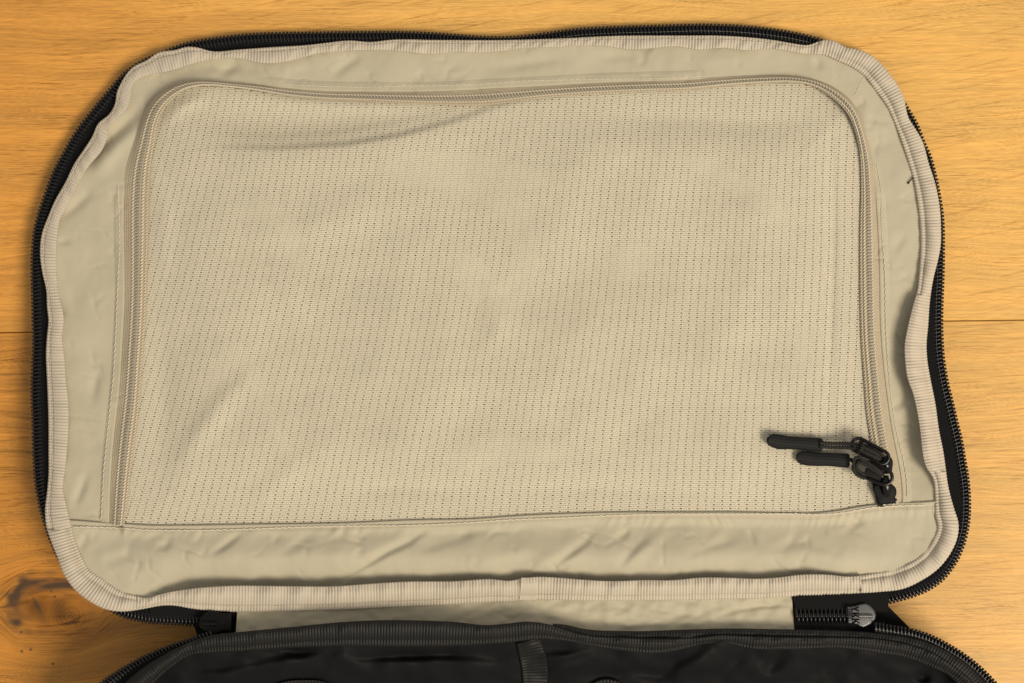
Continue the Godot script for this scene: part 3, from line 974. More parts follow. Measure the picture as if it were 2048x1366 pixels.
# ---------------------------------------------------------------- webbing that binds the edges
func webbing(mb: MB, bd: Dictionary, closed: bool, hf: Callable, groove: Callable, rise: float, pucker: float, seed_: int) -> void:
	var o: PackedVector2Array = bd.o
	var n: PackedVector2Array = bd.i
	var step: float = bd.step
	var nv := 26
	var pos := PackedVector3Array()
	var uvs := PackedVector2Array()
	var nz := noise(seed_, 0.022, 2)
	var nz2 := noise(seed_ + 1, 0.05, 1)
	var ribs := roundi(o.size() * step / 6.0)
	for k in o.size():
		var ph := TAU * ribs * k / o.size()
		var s := k * step
		var wide := o[k].distance_to(n[k])
		for j in nv:
			var t := (j - 1.0) / (nv - 3.0)
			var tt := clampf(t, 0.0, 1.0)
			# ribs lean a little across the tape
			var rib := 0.5 + 0.5 * cos(ph + 1.5 * tt + nz2.get_noise_2d(s * 0.3, 5.0) * 0.7)
			var q := o[k].lerp(n[k], tt)
			var out := (o[k] - n[k]).normalized()
			q += out * (rib - 0.5) * 1.1 * (1.0 if tt < 0.02 else -1.0 if tt > 0.98 else 0.0)
			var gv: Vector2 = groove.call(q)            # where the stitched groove runs, and how far the lip outside it drops
			var g := gv.x
			var roll: float
			if g > 0.5:
				roll = pow(maxf(sin(PI * clampf(tt / (g * 1.04) * 0.94 + 0.06, 0.0, 1.0)), 0.0), 0.5) if tt < g else 0.36 * pow(maxf(sin(PI * clampf((tt - g) / (1.0 - g) * 0.9 + 0.1, 0.0, 1.0)), 0.0), 0.5)
			else:
				roll = 0.32 * pow(maxf(sin(PI * clampf(tt / g * 0.9 + 0.04, 0.0, 1.0)), 0.0), 0.5) if tt < g else 0.25 + 0.75 * pow(maxf(sin(PI * clampf((tt - g) / (1.0 - g) * 0.74 + 0.08, 0.0, 1.0)), 0.0), 0.6)
			var pn := nz.get_noise_2d(s * 0.9 + tt * 14.0, tt * 9.0)
			var pk := (pn - 0.4 * pow(maxf(0.0, nz2.get_noise_2d(s * 0.55, 20.0 + tt * 0.6)), 2.0)) * pucker
			var weft := 0.5 + 0.5 * cos(TAU * tt * wide / 5.0 + (PI if cos(ph) > 0.0 else 0.0))
			var h: float = hf.call(q.x, q.y, tt) + rise * roll * clampf(wide / 38.0, 0.5, 1.2) + pk * (0.4 + 0.6 * roll) + 0.00034 * pow(rib, 0.8) + 0.00030 * weft * rib
			if j == 0 or j == nv - 1:
				h -= 0.0024
			pos.push_back(W(q.x, q.y, h))
			uvs.push_back(Vector2(s / 20.0, tt * 2.0))
	mb.sheet(pos, uvs, o.size(), nv, closed)


func build_binding() -> void:
	var m := mat(lin(0.51, 0.452, 0.365), 0.8, 0.3)
	var mb := MB.new()
	var bd := band(spline(B, true, 3.0), spline(C, true, 3.0), true, 1.0)
	webbing(mb, bd, true, func(x: float, y: float, t: float) -> float:
		var h := hb(y) + 0.0006 + binding_lift(x, y) * smoothstep(0.0, 0.75, t)
		return h
	, func(q: Vector2) -> Vector2:
		var right := smoothstep(1600.0, 1680.0, q.x)
		right = maxf(right, (1.0 - smoothstep(230.0, 320.0, q.x)) * smoothstep(1030.0, 1090.0, q.y))
		var lifted := binding_lift(q.x, q.y) / 0.006
		right *= 1.0 - smoothstep(0.1, 0.5, lifted)
		return Vector2(0.72 if right > 0.5 else 0.24, 0.0)
	, 0.0029, 0.0015, 101)
	var o := part("beige_binding", mb.mesh(), m, bag)
	# stitching: inner line on the corners and the right side, outer line elsewhere
	mb = MB.new()
	var po: PackedVector2Array = bd.o
	var pi: PackedVector2Array = bd.i
	var k := 0
	while k < po.size() - 10:
		var q := po[k].lerp(pi[k], 0.21)
		var e := po[k + 8].lerp(pi[k + 8], 0.21)
		if q.x < 1560.0 and not (q.x < 300.0 and q.y > 1060.0):
			var h := hb(q.y) + 0.0006 + 0.0014 + binding_lift(q.x, q.y) * smoothstep(0.0, 0.75, 0.21)
			mb.capsule(W(q.x, q.y, h), W(e.x, e.y, h), 0.7 * S, 6)
		k += 12
	part("binding_stitching", mb.mesh(), m_thread, o, "stuff")
	# the overlap where the two ends of the tape meet, near the middle of the hinge side
	mb = MB.new()
	var pos := PackedVector3Array()
	var uvs := PackedVector2Array()
	for i in 12:
		for j in 16:
			var t := j / 15.0
			var x := 1041.0 + i * 3.0
			var y := lerpf(1200.0, 1155.5, t)
			var base := hb(y) + 0.0006 + binding_lift(x, y) * smoothstep(0.0, 0.75, t)
			var g := 0.24
			var roll := 0.32 * pow(maxf(sin(PI * clampf(t / g * 0.9 + 0.04, 0.0, 1.0)), 0.0), 0.5) if t < g else 0.25 + 0.75 * pow(maxf(sin(PI * clampf((t - g) / (1.0 - g) * 0.74 + 0.08, 0.0, 1.0)), 0.0), 0.6)
			var rib := 0.5 + 0.5 * cos(TAU * i / 2.0)
			pos.push_back(W(x - 2.0 + 4.0 * t, y, base + 0.0029 * roll * 1.15 + 0.0008 * (1.0 - i / 11.0) + 0.0003 * rib))
			uvs.push_back(Vector2(x / 20.0, t * 2.0))
	mb.sheet(pos, uvs, 12, 16)
	part("tape_end", mb.mesh(), m, o)


# ---------------------------------------------------------------- the big black zip
var m_ztape: StandardMaterial3D
var m_tooth: StandardMaterial3D


func zip_side(line: PackedVector2Array, hf: Callable, wf: Callable, parent: Node, name_: String, pitch: float, reach: float) -> void:
	var a := spline(line, false, 2.0)
	var sm := smooth(a, false, 30)
	var mb := MB.new()
	var pos := PackedVector3Array()
	var uvs := PackedVector2Array()
	var nv := 8
	for k in a.size():
		var nrm := rot_normal(sm, k, false)
		var wd: float = wf.call(a[k])
		for j in nv:
			var t := j / float(nv - 1)
			var q := a[k] + nrm * lerpf(3.0, wd, t)
			var h: float = hf.call(a[k], t) + 0.0005 * exp(-pow((lerpf(3.0, wd, t) - 16.0) / 3.0, 2.0))
			pos.push_back(W(q.x, q.y, h))
			uvs.push_back(Vector2(k * 2.0 / 22.0, lerpf(3.0, wd, t) / 22.0))
	mb.sheet(pos, uvs, a.size(), nv)
	var zip := part(name_, mb.mesh(), m_ztape, parent)
	mb = MB.new()
	var each := resample(a, false, pitch)
	var sme := smooth(each, false, 12)
	for k in each.size():
		var nrm := rot_normal(sme, k, false)
		var tan_ := Vector2(nrm.y, -nrm.x)
		var q0 := each[k] + nrm * 1.6
		var q1 := each[k] + nrm * reach * 0.55 + tan_ * 1.2
		var q2 := each[k] + nrm * reach + tan_ * 2.8
		var h: float = hf.call(each[k], 0.1)
		var r := 2.3 * S
		var r2 := 1.8 * S
		mb.tube(PackedVector3Array([W(q0.x - nrm.x * 1.8, q0.y - nrm.y * 1.8, h), W(q0.x - nrm.x * 1.2, q0.y - nrm.y * 1.2, h + 0.0001), W(q0.x, q0.y, h + 0.0003), W((q0.x + q1.x) * 0.5, (q0.y + q1.y) * 0.5, h + 0.0007), W(q1.x, q1.y, h + 0.0009), W(q2.x, q2.y, h + 0.0004)]), PackedFloat32Array([r * 0.5, r * 1.15, r * 1.2, r2, r2, r2 * 0.9]), PackedFloat32Array([r * 0.5, r * 1.15, r * 1.2, r2, r2, r2 * 0.9]), 8)
		# the sewing thread that ties the coil to the tape
		var q3 := each[k] + nrm * (reach * 0.72)
		var q4 := q3 + tan_ * pitch * 0.62
		mb.capsule(W(q3.x, q3.y, h + 0.0011), W(q4.x, q4.y, h + 0.0009), 0.9 * S, 5)
	part("zip_teeth", mb.mesh(), m_tooth, zip, "stuff")


func build_main_zip() -> void:
	m_ztape = mat(lin(0.006, 0.006, 0.0065), 0.7, 0.3)
	var nz := noise(61, 0.25, 2)
	m_ztape.heightmap_enabled = true
	m_ztape.heightmap_texture = tex(fn_image(128, 128, func(x: int, y: int) -> float: return 0.5 + 0.3 * sin(TAU * (x + y) / 16.0) * sin(TAU * (x - y) / 21.33) + 0.25 * nz.get_noise_2d(x, y)))
	m_ztape.heightmap_scale = 0.035
	m_tooth = mat(lin(0.005, 0.005, 0.006), 0.27, 0.5)
	var bs := spline(B, true, 5.0)
	var width := func(q: Vector2) -> float: return clampf(q.distance_to(nearest(q, bs)) + 20.0, 18.0, 62.0)
	zip_side(A, func(q: Vector2, t: float) -> float: return hb(q.y) - lerpf(0.0028, 0.0024, t), width, bag, "lid_zip", 7.45, 19.0)
	var h_low := func(q: Vector2, t: float) -> float: return rim_h(q.x, q.y) - lerpf(0.0035, 0.0012, t)
	var r1 := spline(R1, false, 5.0)
	var w_low := func(q: Vector2) -> float: return clampf(q.distance_to(nearest(q, r1)) + 14.0, 16.0, 60.0)
	zip_side(R0L, h_low, w_low, bag, "body_zip", 7.45, 17.0)
	zip_side(R0R, h_low, w_low, bag, "body_zip", 7.45, 17.0)


# ---------------------------------------------------------------- hinge strip with the closed end of the zip
func hinge_h(x: float, y: float) -> float:
	var t := clampf((y - 1190.0) / 75.0, 0.0, 1.0)
	return lerpf(hb(1200.0) - 0.0004, RIM - 0.0105, pow(t, 1.4))


func build_hinge() -> void:
	var f := Field.new(400, 1180, 1640, 1290, 3.0)
	var nz := noise(88, 0.02, 2)
	for j in f.ny:
		for i in f.nx:
			var x := f.x0 + i * f.st
			var y := f.y0 + j * f.st
			f.d[j * f.nx + i] = hinge_h(x, y) + 0.0009 * nz.get_noise_2d(x, y * 1.6)
	for s: Array in [[[922, 1240, 938, 1230, 956, 1217], -0.0010, 7, 5], [[1440, 1232, 1475, 1220, 1520, 1213, 1582, 1209], -0.0014, 8, 5], [[1150, 1222, 1180, 1240, 1215, 1250], -0.0008, 9, 8], [[1180, 1215, 1230, 1232, 1290, 1236], 0.0009, 12, 9], [[478, 1229, 530, 1226, 590, 1230], -0.0010, 6, 5], [[1330, 1240, 1370, 1230, 1410, 1236], -0.0006, 9, 7]]:
		f.fold(pl(s[0]), s[1], s[2], s[3])
	var mb := MB.new()
	var pos := PackedVector3Array()
	var uvs := PackedVector2Array()
	for i in 280:
		var u := i / 279.0
		for j in 34:
			var y := 1184.0 + j * 2.9
			var side := lerpf(lerpf(478.0, 470.0, j / 33.0), lerpf(1583.0, 1590.0, j / 33.0), u)
			pos.push_back(W(side, y, f.at(side, y)))
			uvs.push_back(Vector2(y, side) / 130.0)
	mb.sheet(pos, uvs, 280, 34)
	part("hinge_strip", mb.mesh(), m_lining, bag)
	# black tapes of the closed zip, right end
	mb = MB.new()
	var hz := func(x: float, y: float) -> float: return hinge_h(1590.0, y) + 0.0012
	grid(mb, Vector2(1583, 1186), Vector2(1780, 1186), Vector2(1592, 1221), Vector2(1775, 1223), 60, 10, hz)
	grid(mb, Vector2(1590, 1241), Vector2(1770, 1243), Vector2(1592, 1264), Vector2(1772, 1266), 60, 8, hz)
	grid(mb, Vector2(1590, 1219), Vector2(1745, 1219), Vector2(1591, 1245), Vector2(1745, 1246), 40, 6, func(x: float, y: float) -> float: return hinge_h(1590.0, y) + 0.0003)
	var closed_zip := part("closed_zip", mb.mesh(), m_ztape, bag)
	mb = MB.new()
	for k in 14:
		var x := 1594.0 + k * 8.3
		for e in 2:
			var xs := x + 4.1 * e
			var y0 := 1217.5 if e == 0 else 1246.5
			var y1 := 1235.0 if e == 0 else 1229.0
			var r := 2.0 * S
			mb.tube(PackedVector3Array([W(xs - 1.5, y0, hinge_h(1590, y0) + 0.0008), W(xs - 0.6, lerpf(y0, y1, 0.35), hinge_h(1590, y0) + 0.0024), W(xs, lerpf(y0, y1, 0.75), hinge_h(1590, 1232) + 0.0027), W(xs, y1, hinge_h(1590, 1232) + 0.0020), W(xs, lerpf(y0, y1, 1.1), hinge_h(1590, 1232) + 0.0012)]), PackedFloat32Array([r, r, r * 1.1, r * 1.1, r * 0.6]), PackedFloat32Array([r, r, r * 1.1, r * 1.1, r * 0.6]), 8)
	part("zip_teeth", mb.mesh(), m_tooth, closed_zip, "stuff")
	# left end of the tape
	mb = MB.new()
	grid(mb, Vector2(300, 1206), Vector2(481, 1220), Vector2(300, 1240), Vector2(474, 1234), 40, 8, func(x: float, y: float) -> float: return hb(1210.0) + 0.0004 - 0.0012 * smoothstep(1210.0, 1240.0, y))
	part("tape_tail", mb.mesh(), m_ztape, bag)
	# dark gusset seen between the two open zips at the right
	mb = MB.new()
	grid(mb, Vector2(1735, 1205), Vector2(1776, 1212), Vector2(1740, 1262), Vector2(1826, 1262), 12, 12, func(x: float, y: float) -> float: return 0.030)
	var gm := mat(lin(0.006, 0.006, 0.006), 0.85, 0.3)
	part("gusset", mb.mesh(), gm, bag)
	mb = MB.new()
	grid(mb, Vector2(385, 1243), Vector2(484, 1225), Vector2(396, 1275), Vector2(478, 1275), 12, 8, func(x: float, y: float) -> float: return 0.031)
	part("gusset", mb.mesh(), gm, bag)
	build_slider(Vector2(1718, 1230.5), 1.0, hinge_h(1590, 1230) + 0.0034, true)
	build_slider(Vector2(436, 1245.5), -1.0, hinge_h(440, 1245) + 0.0040, false)


func grid(mb: MB, a: Vector2, b: Vector2, c: Vector2, d: Vector2, nu: int, nv: int, hf: Callable) -> void:
	var pos := PackedVector3Array()
	var uvs := PackedVector2Array()
	for i in nu:
		for j in nv:
			var q := a.lerp(b, i / (nu - 1.0)).lerp(c.lerp(d, i / (nu - 1.0)), j / (nv - 1.0))
			pos.push_back(W(q.x, q.y, hf.call(q.x, q.y)))
			uvs.push_back(q / 22.0)
	mb.sheet(pos, uvs, nu, nv)


# a domed slab whose outline is given in floor units round its centre
func slab(mb: MB, outline: PackedVector2Array, at: Vector2, h: float, thick: float, round_: float, slope := 0.0) -> void:
	var a := resample(outline, true, 1.2)
	var mid := Vector2.ZERO
	for q in a:
		mid += q / a.size()
	var pos := PackedVector3Array()
	var uvs := PackedVector2Array()
	var rings := [[1.0, 0.0], [1.0, 0.45], [0.985, 0.8], [0.93, 0.96], [0.84, 1.0], [0.4, 1.04], [0.001, 1.05]]
	for q in a:
		for r: Array in rings:
			var v: Vector2 = mid + (q - mid) * lerpf(1.0, r[0], round_)
			if r[0] < 0.5:
				v = mid + (q - mid) * r[0]
			pos.push_back(W(at.x + v.x, at.y + v.y, h + slope * v.y + thick * (r[1] - 1.0)))
			uvs.push_back((at + v) / 10.0)
	mb.sheet(pos, uvs, a.size(), rings.size(), true)


func build_slider(at: Vector2, dir: float, h: float, lettered: bool) -> void:
	var steel := mat(lin(0.16, 0.16, 0.165) if lettered else lin(0.005, 0.005, 0.005), 0.36, 0.55 if lettered else 0.25)
	steel.metallic = 0.75 if lettered else 0.0
	var sn := noise(71, 0.16, 2)
	steel.heightmap_enabled = true
	steel.heightmap_texture = tex(fn_image(64, 64, func(x: int, y: int) -> float: return 0.5 + 0.5 * sn.get_noise_2d(x, y)))
	steel.heightmap_scale = 0.006
	var mb := MB.new()
	var sk := 1.0 if lettered else 1.15
	var out := PackedVector2Array()
	for q in [Vector2(-24, -18), Vector2(-16, -18.5), Vector2(-8, -18.5), Vector2(2, -22), Vector2(14, -24), Vector2(23, -19), Vector2(31, -10), Vector2(34, 0), Vector2(32, 9), Vector2(26, 16), Vector2(17, 21), Vector2(9, 24.5), Vector2(3, 23), Vector2(-4, 18.5), Vector2(-12, 16.5), Vector2(-23, 17)]:
		out.push_back(Vector2(q.x * dir, q.y if lettered else q.y * 0.86) * sk)
	slab(mb, out, at, h, 0.0030, 1.0, 0.00006)
	var sl := part("main_zip_slider", mb.mesh(), steel, bag)
	sl.set_meta("label", "grey metal slider with stamped letters at the right end of the hinge" if lettered else "black slider in shadow at the left end of the hinge")
	mb = MB.new()
	var r := PackedFloat32Array([0.3, 1.6, 3.2, 4.2, 4.4, 4.4, 4.2, 3.2, 1.6, 0.3])
	var path := PackedVector3Array()
	var rw := PackedFloat32Array()
	var rh := PackedFloat32Array()
	for k in 10:
		var x := at.x + dir * sk * lerpf(-1.5, 28.0, [0.0, 0.02, 0.07, 0.16, 0.3, 0.7, 0.84, 0.93, 0.98, 1.0][k])
		path.push_back(W(x, at.y + 1.5, h + 0.0001))
		rw.push_back(r[k] * S * 1.05)
		rh.push_back(r[k] * S * 1.45)
	mb.tube(path, rw, rh, 14)
	part("slider_bridge", mb.mesh(), steel, sl)
	if lettered:
		var ink := mat(lin(0.004, 0.004, 0.004), 0.8, 0.2)
		for w: Array in [["YKK", -7.0, 13.5, 0.5], ["10RC2", -18.5, 10.0, -0.5]]:
			var tm := TextMesh.new()
			var sf := SystemFont.new()
			sf.font_names = PackedStringArray(["Droid Sans Mono" if w[0] == "10RC2" else "Droid Sans"])
			sf.font_weight = 700
			tm.font = sf
			tm.text = w[0]
			tm.font_size = 32
			tm.pixel_size = w[2] * S / 24.0
			tm.depth = 0.0004
			var o := part("lettering", tm, ink, sl)
			o.position = W(at.x + w[1], at.y - 0.5, h + 0.00035)
			o.basis = Basis(Vector3.RIGHT, -0.227) * Basis.from_euler(Vector3(-PI / 2, -PI / 2, 0))


# ---------------------------------------------------------------- main compartment
func build_compartment() -> void:
	var web := mat(lin(0.007, 0.0068, 0.006), 0.55, 0.38)
	var mb := MB.new()
	var bd := band(spline(R1, false, 3.0), spline(R2, false, 3.0), false, 1.35, 20)
	webbing(mb, bd, false, func(x: float, y: float, t: float) -> float: return rim_h(x, y) - 0.0012 * t, func(q: Vector2) -> Vector2: return Vector2(0.72, 0.0), 0.0024, 0.0012, 202)
	part("black_rim_binding", mb.mesh(), web, bag)
	# second layer of black webbing behind the rim, right half of the hinge and round the right corner
	mb = MB.new()
	var hi := pl([1105, 1247, 1135, 1250, 1159, 1256, 1255, 1262, 1374, 1259, 1450, 1257, 1587, 1259, 1656, 1260, 1720, 1263, 1790, 1270, 1830, 1277, 1870, 1290, 1905, 1308, 1940, 1333, 1968, 1362, 1990, 1392, 2014, 1450, 2034, 1560])
	var lo := pl([1105, 1260, 1135, 1268, 1159, 1278, 1255, 1288, 1374, 1288, 1450, 1281, 1587, 1285, 1656, 1287, 1720, 1290, 1770, 1296, 1815, 1308, 1850, 1322, 1880, 1338, 1905, 1358, 1935, 1390, 1960, 1420, 1985, 1470, 2000, 1560])
	var bd2 := band(spline(hi, false, 3.0), spline(lo, false, 3.0), false, 1.35, 20)
	webbing(mb, bd2, false, func(x: float, y: float, t: float) -> float: return rim_h(x, y) - 0.0026 + 0.001 * t, func(q: Vector2) -> Vector2: return Vector2(0.8, 0.0), 0.0020, 0.0006, 303)
	part("rim_tape", mb.mesh(), web, bag)
	# lining of the compartment, falling away from the rim
	var nylon := mat(lin(0.0085, 0.0084, 0.009), 0.6, 0.2)
	nylon.heightmap_enabled = true
	nylon.heightmap_texture = weave_bump(8, 8)
	nylon.heightmap_scale = 0.008
	var f := Field.new(150, 1250, 2060, 1600, 4.0)
	var nz := noise(91, 0.009, 2)
	var nz2 := noise(92, 0.03, 2)
	for j in f.ny:
		for i in f.nx:
			var x := f.x0 + i * f.st
			var y := f.y0 + j * f.st
			var depth := smoothstep(1270.0, 1400.0, y)
			f.d[j * f.nx + i] = RIM - 0.0055 - 0.016 * depth + 0.0030 * nz.get_noise_2d(x, y * 1.4) + 0.00015 * nz2.get_noise_2d(x, y)
	for s: Array in [[[340, 1356, 440, 1350, 520, 1336, 600, 1318, 650, 1312], 0.0046, 9, 26], [[650, 1312, 700, 1324, 760, 1327, 900, 1326, 1040, 1330], 0.0030, 8, 26], [[1075, 1318, 1130, 1314, 1190, 1300], 0.0032, 7, 8], [[1095, 1340, 1150, 1330, 1200, 1312], 0.0030, 8, 8], [[1330, 1366, 1370, 1336, 1400, 1320, 1432, 1297], 0.0048, 12, 20], [[1430, 1366, 1460, 1330, 1500, 1306], -0.0030, 12, 14], [[1150, 1352, 1260, 1345, 1360, 1352], -0.0032, 12, 12], [[1525, 1345, 1560, 1310, 1580, 1298], -0.0030, 10, 14], [[1640, 1340, 1690, 1320, 1705, 1298], -0.0022, 10, 12], [[560, 1300, 600, 1306, 640, 1300], -0.0035, 8, 8], [[700, 1312, 720, 1318, 800, 1312, 960, 1308], -0.0030, 10, 6], [[1846, 1366, 1850, 1345], -0.0040, 12, 10]]:
		f.fold(pl(s[0]), s[1] * 1.1, s[2] * 1.2, s[3] * 1.2)
	mb = MB.new()
	var pos := PackedVector3Array()
	var uvs := PackedVector2Array()
	var mask := PackedByteArray()
	var keep := PackedVector2Array()
	for k in range(0, bd.o.size(), 8):
		keep.push_back((bd.o[k] as Vector2).lerp(bd.i[k], 0.5))
	for j in f.ny:
		for i in f.nx:
			var x := f.x0 + i * f.st
			var y := f.y0 + j * f.st
			pos.push_back(W(x, y, f.d[j * f.nx + i]))
			uvs.push_back(Vector2(x, y) / 130.0)
			mask.push_back(1 if Geometry2D.is_point_in_polygon(Vector2(x, y), keep) else 0)
	mb.sheet(pos, uvs, f.ny, f.nx, false, mask)
	part("compartment_lining", mb.mesh(), nylon, bag)
	# webbing strap hanging into the compartment
	mb = MB.new()
	var sl := pl([1032, 1286, 1039, 1315, 1044, 1345, 1046, 1400, 1046, 1480])
	var sr := pl([1080, 1276, 1090, 1305, 1095, 1330, 1093, 1400, 1092, 1480])
	var bs := band(spline(sr, false, 3.0), spline(sl, false, 3.0), false, 1.35, 6)
	webbing(mb, bs, false, func(x: float, y: float, t: float) -> float: return f.at(x, y) + 0.0012, func(q: Vector2) -> Vector2: return Vector2(0.8, 0.0), 0.0008, 0.0006, 404)
	part("webbing_strap", mb.mesh(), web, bag)
	# tops of two inner mesh pockets at the lower edge of the view
	for spec: Array in [[pl([536, 1378, 566, 1364, 610, 1360, 650, 1364, 672, 1378]), 1.0], [pl([1172, 1378, 1195, 1361, 1216, 1357, 1238, 1363, 1256, 1378]), 1.0]]:
		var line: PackedVector2Array = spec[0]
		mb = MB.new()
		var down := PackedVector2Array()
		for q in line:
			down.push_back(q + Vector2(0, 26))
		var bp := band(spline(line, false, 3.0), spline(down, false, 3.0), false, 1.35, 4)
		webbing(mb, bp, false, func(x: float, y: float, t: float) -> float: return f.at(x, y) + 0.0016, func(q: Vector2) -> Vector2: return Vector2(0.8, 0.0), 0.0012, 0.0004, 505)
		part("pocket_trim", mb.mesh(), web, bag)


# ---------------------------------------------------------------- pocket zip pulls
func link(mb: MB, a: Vector2, b: Vector2, rad: float, h0: float, h1: float, wire: float) -> void:
	var d := (b - a).normalized()
	var nrm := d.orthogonal()
	var path := PackedVector3Array()
	for k in 15:
		var an := PI * k / 14.0
		var q := b + nrm * cos(an) * rad + d * sin(an) * rad
		path.push_back(W(q.x, q.y, h1))
	for k in 15:
		var an := PI * k / 14.0
		var q := a - nrm * cos(an) * rad - d * sin(an) * rad
		path.push_back(W(q.x, q.y, h0))
	# two more stations on each straight side keep the section even
	var r := PackedFloat32Array()
	r.resize(path.size())
	r.fill(wire * S)
	mb.tube(path, r, r, 10, true)


func cord(mb: MB, pts: Array, rad: float) -> void:
	var cv := Curve3D.new()
	for k in pts.size():
		var q: Array = pts[k]
		var p0: Array = pts[maxi(k - 1, 0)]
		var p1: Array = pts[mini(k + 1, pts.size() - 1)]
		var tan_ := (W(p1[0], p1[1], p1[2]) - W(p0[0], p0[1], p0[2])) / 6.0
		cv.add_point(W(q[0], q[1], q[2]), -tan_, tan_)
	var len_ := cv.get_baked_length()
	cv.bake_interval = 0.0004
	len_ = cv.get_baked_length()
	var steps := int(len_ / (0.9 * S))
	var path := PackedVector3Array()
	var r := PackedFloat32Array()
	for k in steps + 1:
		path.push_back(cv.sample_baked(len_ * k / steps, true))
		r.push_back(rad * S * (1.0 + 0.24 * sin(TAU * k * 0.9 / 5.2)))
	mb.tube(path, r, r, 10)


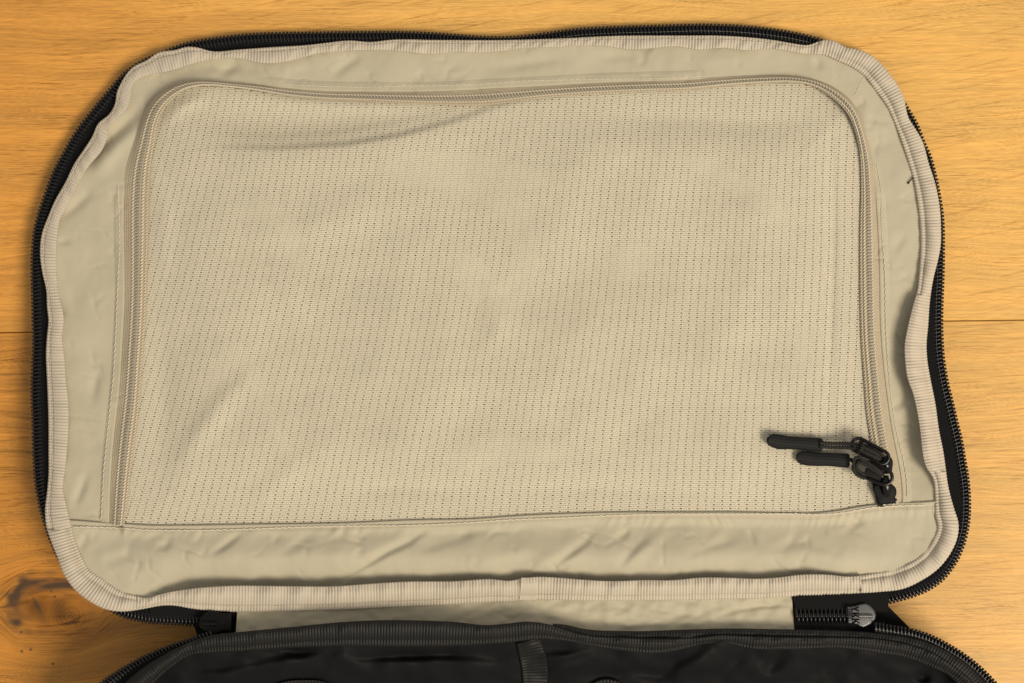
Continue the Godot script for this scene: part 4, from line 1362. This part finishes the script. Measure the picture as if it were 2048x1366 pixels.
func build_pulls() -> void:
	var rubber := mat(lin(0.009, 0.009, 0.009), 0.6, 0.35)
	rubber.heightmap_enabled = true
	rubber.heightmap_texture = tex(fn_image(64, 64, func(x: int, y: int) -> float: return clampf(0.5 + 0.9 * minf(cos(TAU * x / 32.0), cos(TAU * y / 32.0)), 0.0, 1.0)))
	rubber.heightmap_scale = 0.02
	rubber.uv1_scale = Vector3(1.1, 8.0, 1.0)
	var metal := mat(lin(0.003, 0.003, 0.003), 0.22, 0.4)
	var dark := mat(lin(0.004, 0.004, 0.004), 0.5, 0.25)
	var rope := mat(Color.WHITE, 0.7, 0.25)
	var braid := Image.create(32, 32, false, Image.FORMAT_RGB8)
	for y in 32:
		for x in 32:
			var on := fposmod(x + (y % 16), 16.0) < 5.0 if y < 16 else fposmod(x - (y % 16), 16.0) < 5.0
			braid.set_pixel(x, y, lin(0.065, 0.062, 0.056) if on else lin(0.005, 0.005, 0.005))
	rope.albedo_texture = tex(braid)
	rope.uv1_scale = Vector3(0.72, 2.0, 1.0)
	var h := net.at(1700, 920) + 0.003
	for spec: Array in [
		{"tab": [[1534.3, 880, 1.5], [1535.5, 880, 6.5], [1539, 880.5, 10.5], [1546, 881, 13.4], [1560, 884, 14.2], [1578, 885.5, 12.6], [1600, 886.5, 12.2], [1622, 888.5, 13.2], [1640, 889.8, 13.6], [1643.5, 890, 12.0]], "lift": 0.0048},
		{"tab": [[1592.2, 914, 1.5], [1593.5, 914, 6.5], [1597, 914.3, 10.2], [1604, 915.3, 13.0], [1616, 917, 14.0], [1634, 918.6, 13.2], [1656, 919, 12.8], [1678, 920.3, 13.2], [1695, 921.3, 13.6], [1698.5, 921.4, 12.0]], "lift": 0.0034}] .map(func(d: Dictionary) -> Array: return [d]):
		var d: Dictionary = spec[0]
		var first: bool = d.lift > 0.004
		# slider body that grips the coil
		var mb := MB.new()
		var c := Vector2(1771, 931) if first else Vector2(1770, 985)
		var out: PackedVector2Array
		if first:
			out = pl([-9, -16, 4, -19, 12, -15, 15, -6, 14, 4, 12, 14, 2, 17, -8, 14, -14, 4, -14, -8])
		else:
			out = pl([-17, -17, -6, -20, 6, -20, 16, -15, 22, -8, 23, 2, 20, 12, 21, 20, 10, 22, -14, 22, -17, 12, -22, 0, -25, -12])
		slab(mb, spline(out, true, 1.0), c, h + 0.0026, 0.0030, 1.0)
		var sl := part("pocket_zip_slider", mb.mesh(), dark, bag)
		sl.set_meta("label", "upper black pull with oval link and rubber tab" if first else "lower black pull with looped cord and rubber tab")
		mb = MB.new()
		# the neck that holds the link
		var neck := [[1768, 916, 0.0030], [1771, 924, 0.0046], [1774, 934, 0.0048], [1776, 941, 0.0028]] if first else [[1772, 953, 0.0044], [1772, 962, 0.0062], [1773, 976, 0.0062], [1774, 987, 0.0046], [1774, 990, 0.0030]]
		var path := PackedVector3Array()
		var rw := PackedFloat32Array()
		var rh := PackedFloat32Array()
		for k in neck.size():
			path.push_back(W(neck[k][0], neck[k][1], h + neck[k][2] - 0.001))
			rw.push_back((7.5 if k > 0 and k < neck.size() - 1 else 5.5) * S)
			rh.push_back(4.0 * S)
		mb.tube(path, rw, rh, 12)
		part("bridge", mb.mesh(), metal, sl)
		mb = MB.new()
		if first:
			link(mb, Vector2(1717, 890), Vector2(1764, 915), 13.5, h + 0.0040, h + 0.0056, 3.4)
		else:
			link(mb, Vector2(1722, 935), Vector2(1769, 954), 15.5, h + 0.0036, h + 0.0064, 3.4)
		part("pull_link", mb.mesh(), metal, sl)
		# small plate set in the link
		mb = MB.new()
		if first:
			slab(mb, pl([-20, -17, 10, -6, 24, 4, 20, 16, 0, 9, -20, -3]), Vector2(1742, 901), h + 0.0042, 0.0012, 1.0)
		else:
			slab(mb, pl([-10, -12, 12, -2, 26, 10, 22, 21, 2, 14, -14, 4]), Vector2(1742, 947), h + 0.0040, 0.0012, 1.0)
		part("link_plate", mb.mesh(), dark, sl)
		mb = MB.new()
		if first:
			for e in [-1.0, 1.0]:
				cord(mb, [[1640, 889.5 + e * 3.4, h + 0.0050], [1665, 891 + e * 3.7, h + 0.0046], [1692, 891.5 + e * 3.9, h + 0.0050], [1714, 893 + e * 4.0, h + 0.0066], [1724, 898 + e * 4.2, h + 0.0072], [1740, 905 + e * 4.0, h + 0.0074], [1752, 911 + e * 3.6, h + 0.0070], [1760, 915 + e * 2.5, h + 0.0052]], 3.7)
			cord(mb, [[1721, 884, h + 0.0058], [1725, 891, h + 0.0092], [1722, 898, h + 0.0096], [1716, 905, h + 0.0060]], 3.6)
		else:
			cord(mb, [[1696, 919.5, h + 0.0036], [1704, 920, h + 0.0050], [1711, 928, h + 0.0066], [1712, 936, h + 0.0074]], 3.8)
			for e in [0.0, 1.0]:
				cord(mb, [[1764 - e * 2, 950 - e * 5, h + 0.0072], [1744 - e, 936 - e * 4.5, h + 0.0080], [1727, 924 - e * 4.0, h + 0.0086], [1717 + e, 918.5 - e * 3.4, h + 0.0086], [1709, 920 - e * 2.0, h + 0.0082], [1707.5 - e * 0.2, 929, h + 0.0076], [1709, 942, h + 0.0070], [1716, 951, h + 0.0062], [1730, 957, h + 0.0054]] if e == 1.0 else [[1764, 951, h + 0.0078], [1744, 938, h + 0.0086], [1730, 929, h + 0.0090], [1719, 925, h + 0.0088], [1714, 929, h + 0.0082], [1714, 938, h + 0.0074], [1722, 946, h + 0.0064], [1732, 950, h + 0.0056]], 3.3)
			cord(mb, [[1722, 920, h + 0.0086], [1736, 926, h + 0.0092], [1752, 938, h + 0.0092], [1766, 950, h + 0.0070]], 3.2)
		part("pull_cord", mb.mesh(), rope, sl)
		# rubber tab
		mb = MB.new()
		var spine: Array = d.tab
		path = PackedVector3Array()
		rw = PackedFloat32Array()
		rh = PackedFloat32Array()
		var cv := PackedVector2Array()
		for q: Array in spine:
			cv.push_back(Vector2(q[0], q[1]))
		for k in 49:
			var f := k / 48.0 * (spine.size() - 1)
			var i := mini(int(f), spine.size() - 2)
			var w := f - i
			var hgt: float = lerpf(h + d.lift - 0.0008, h + 0.0026, k / 48.0)
			path.push_back(W(lerpf(spine[i][0], spine[i + 1][0], w), lerpf(spine[i][1], spine[i + 1][1], w), hgt))
			rw.push_back(lerpf(spine[i][2], spine[i + 1][2], smoothstep(0.0, 1.0, w)) * S)
			rh.push_back(minf(6.4, rw[rw.size() - 1] / S * 0.6) * S)
		mb.tube(path, rw, rh, 24)
		part("pull_tab", mb.mesh(), rubber, sl)
	# bottom stop and the black end of the tape
	var mb2 := MB.new()
	grid(mb2, Vector2(1743, 962), Vector2(1765, 962), Vector2(1756, 1014), Vector2(1768, 1014), 6, 14, func(x: float, y: float) -> float: return net.at(x, y) + 0.0017)
	part("tape_end", mb2.mesh(), mat(lin(0.012, 0.012, 0.012), 0.85), bag)
	mb2 = MB.new()
	mb2.capsule(W(1760, 1000.5, h + 0.0016), W(1791, 999.5, h + 0.0016), 3.2 * S, 10)
	mb2.capsule(W(1763, 1006, h + 0.0006), W(1789, 1005, h + 0.0006), 3.2 * S, 10)
	part("zip_stop", mb2.mesh(), metal, bag)


func build_bits() -> void:
	# a loose end of black thread on the right side
	var mb := MB.new()
	mb.capsule(W(1826, 355, lining.at(1826, 355) + 0.0010), W(1817, 365.5, lining.at(1817, 366) + 0.0006), 1.0 * S, 6)
	mb.capsule(W(1817.5, 365, lining.at(1817, 366) + 0.0007), W(1816.5, 366.5, lining.at(1817, 366) + 0.0006), 1.7 * S, 6)
	part("loose_thread", mb.mesh(), mat(lin(0.003, 0.003, 0.003), 0.8, 0.2), bag)
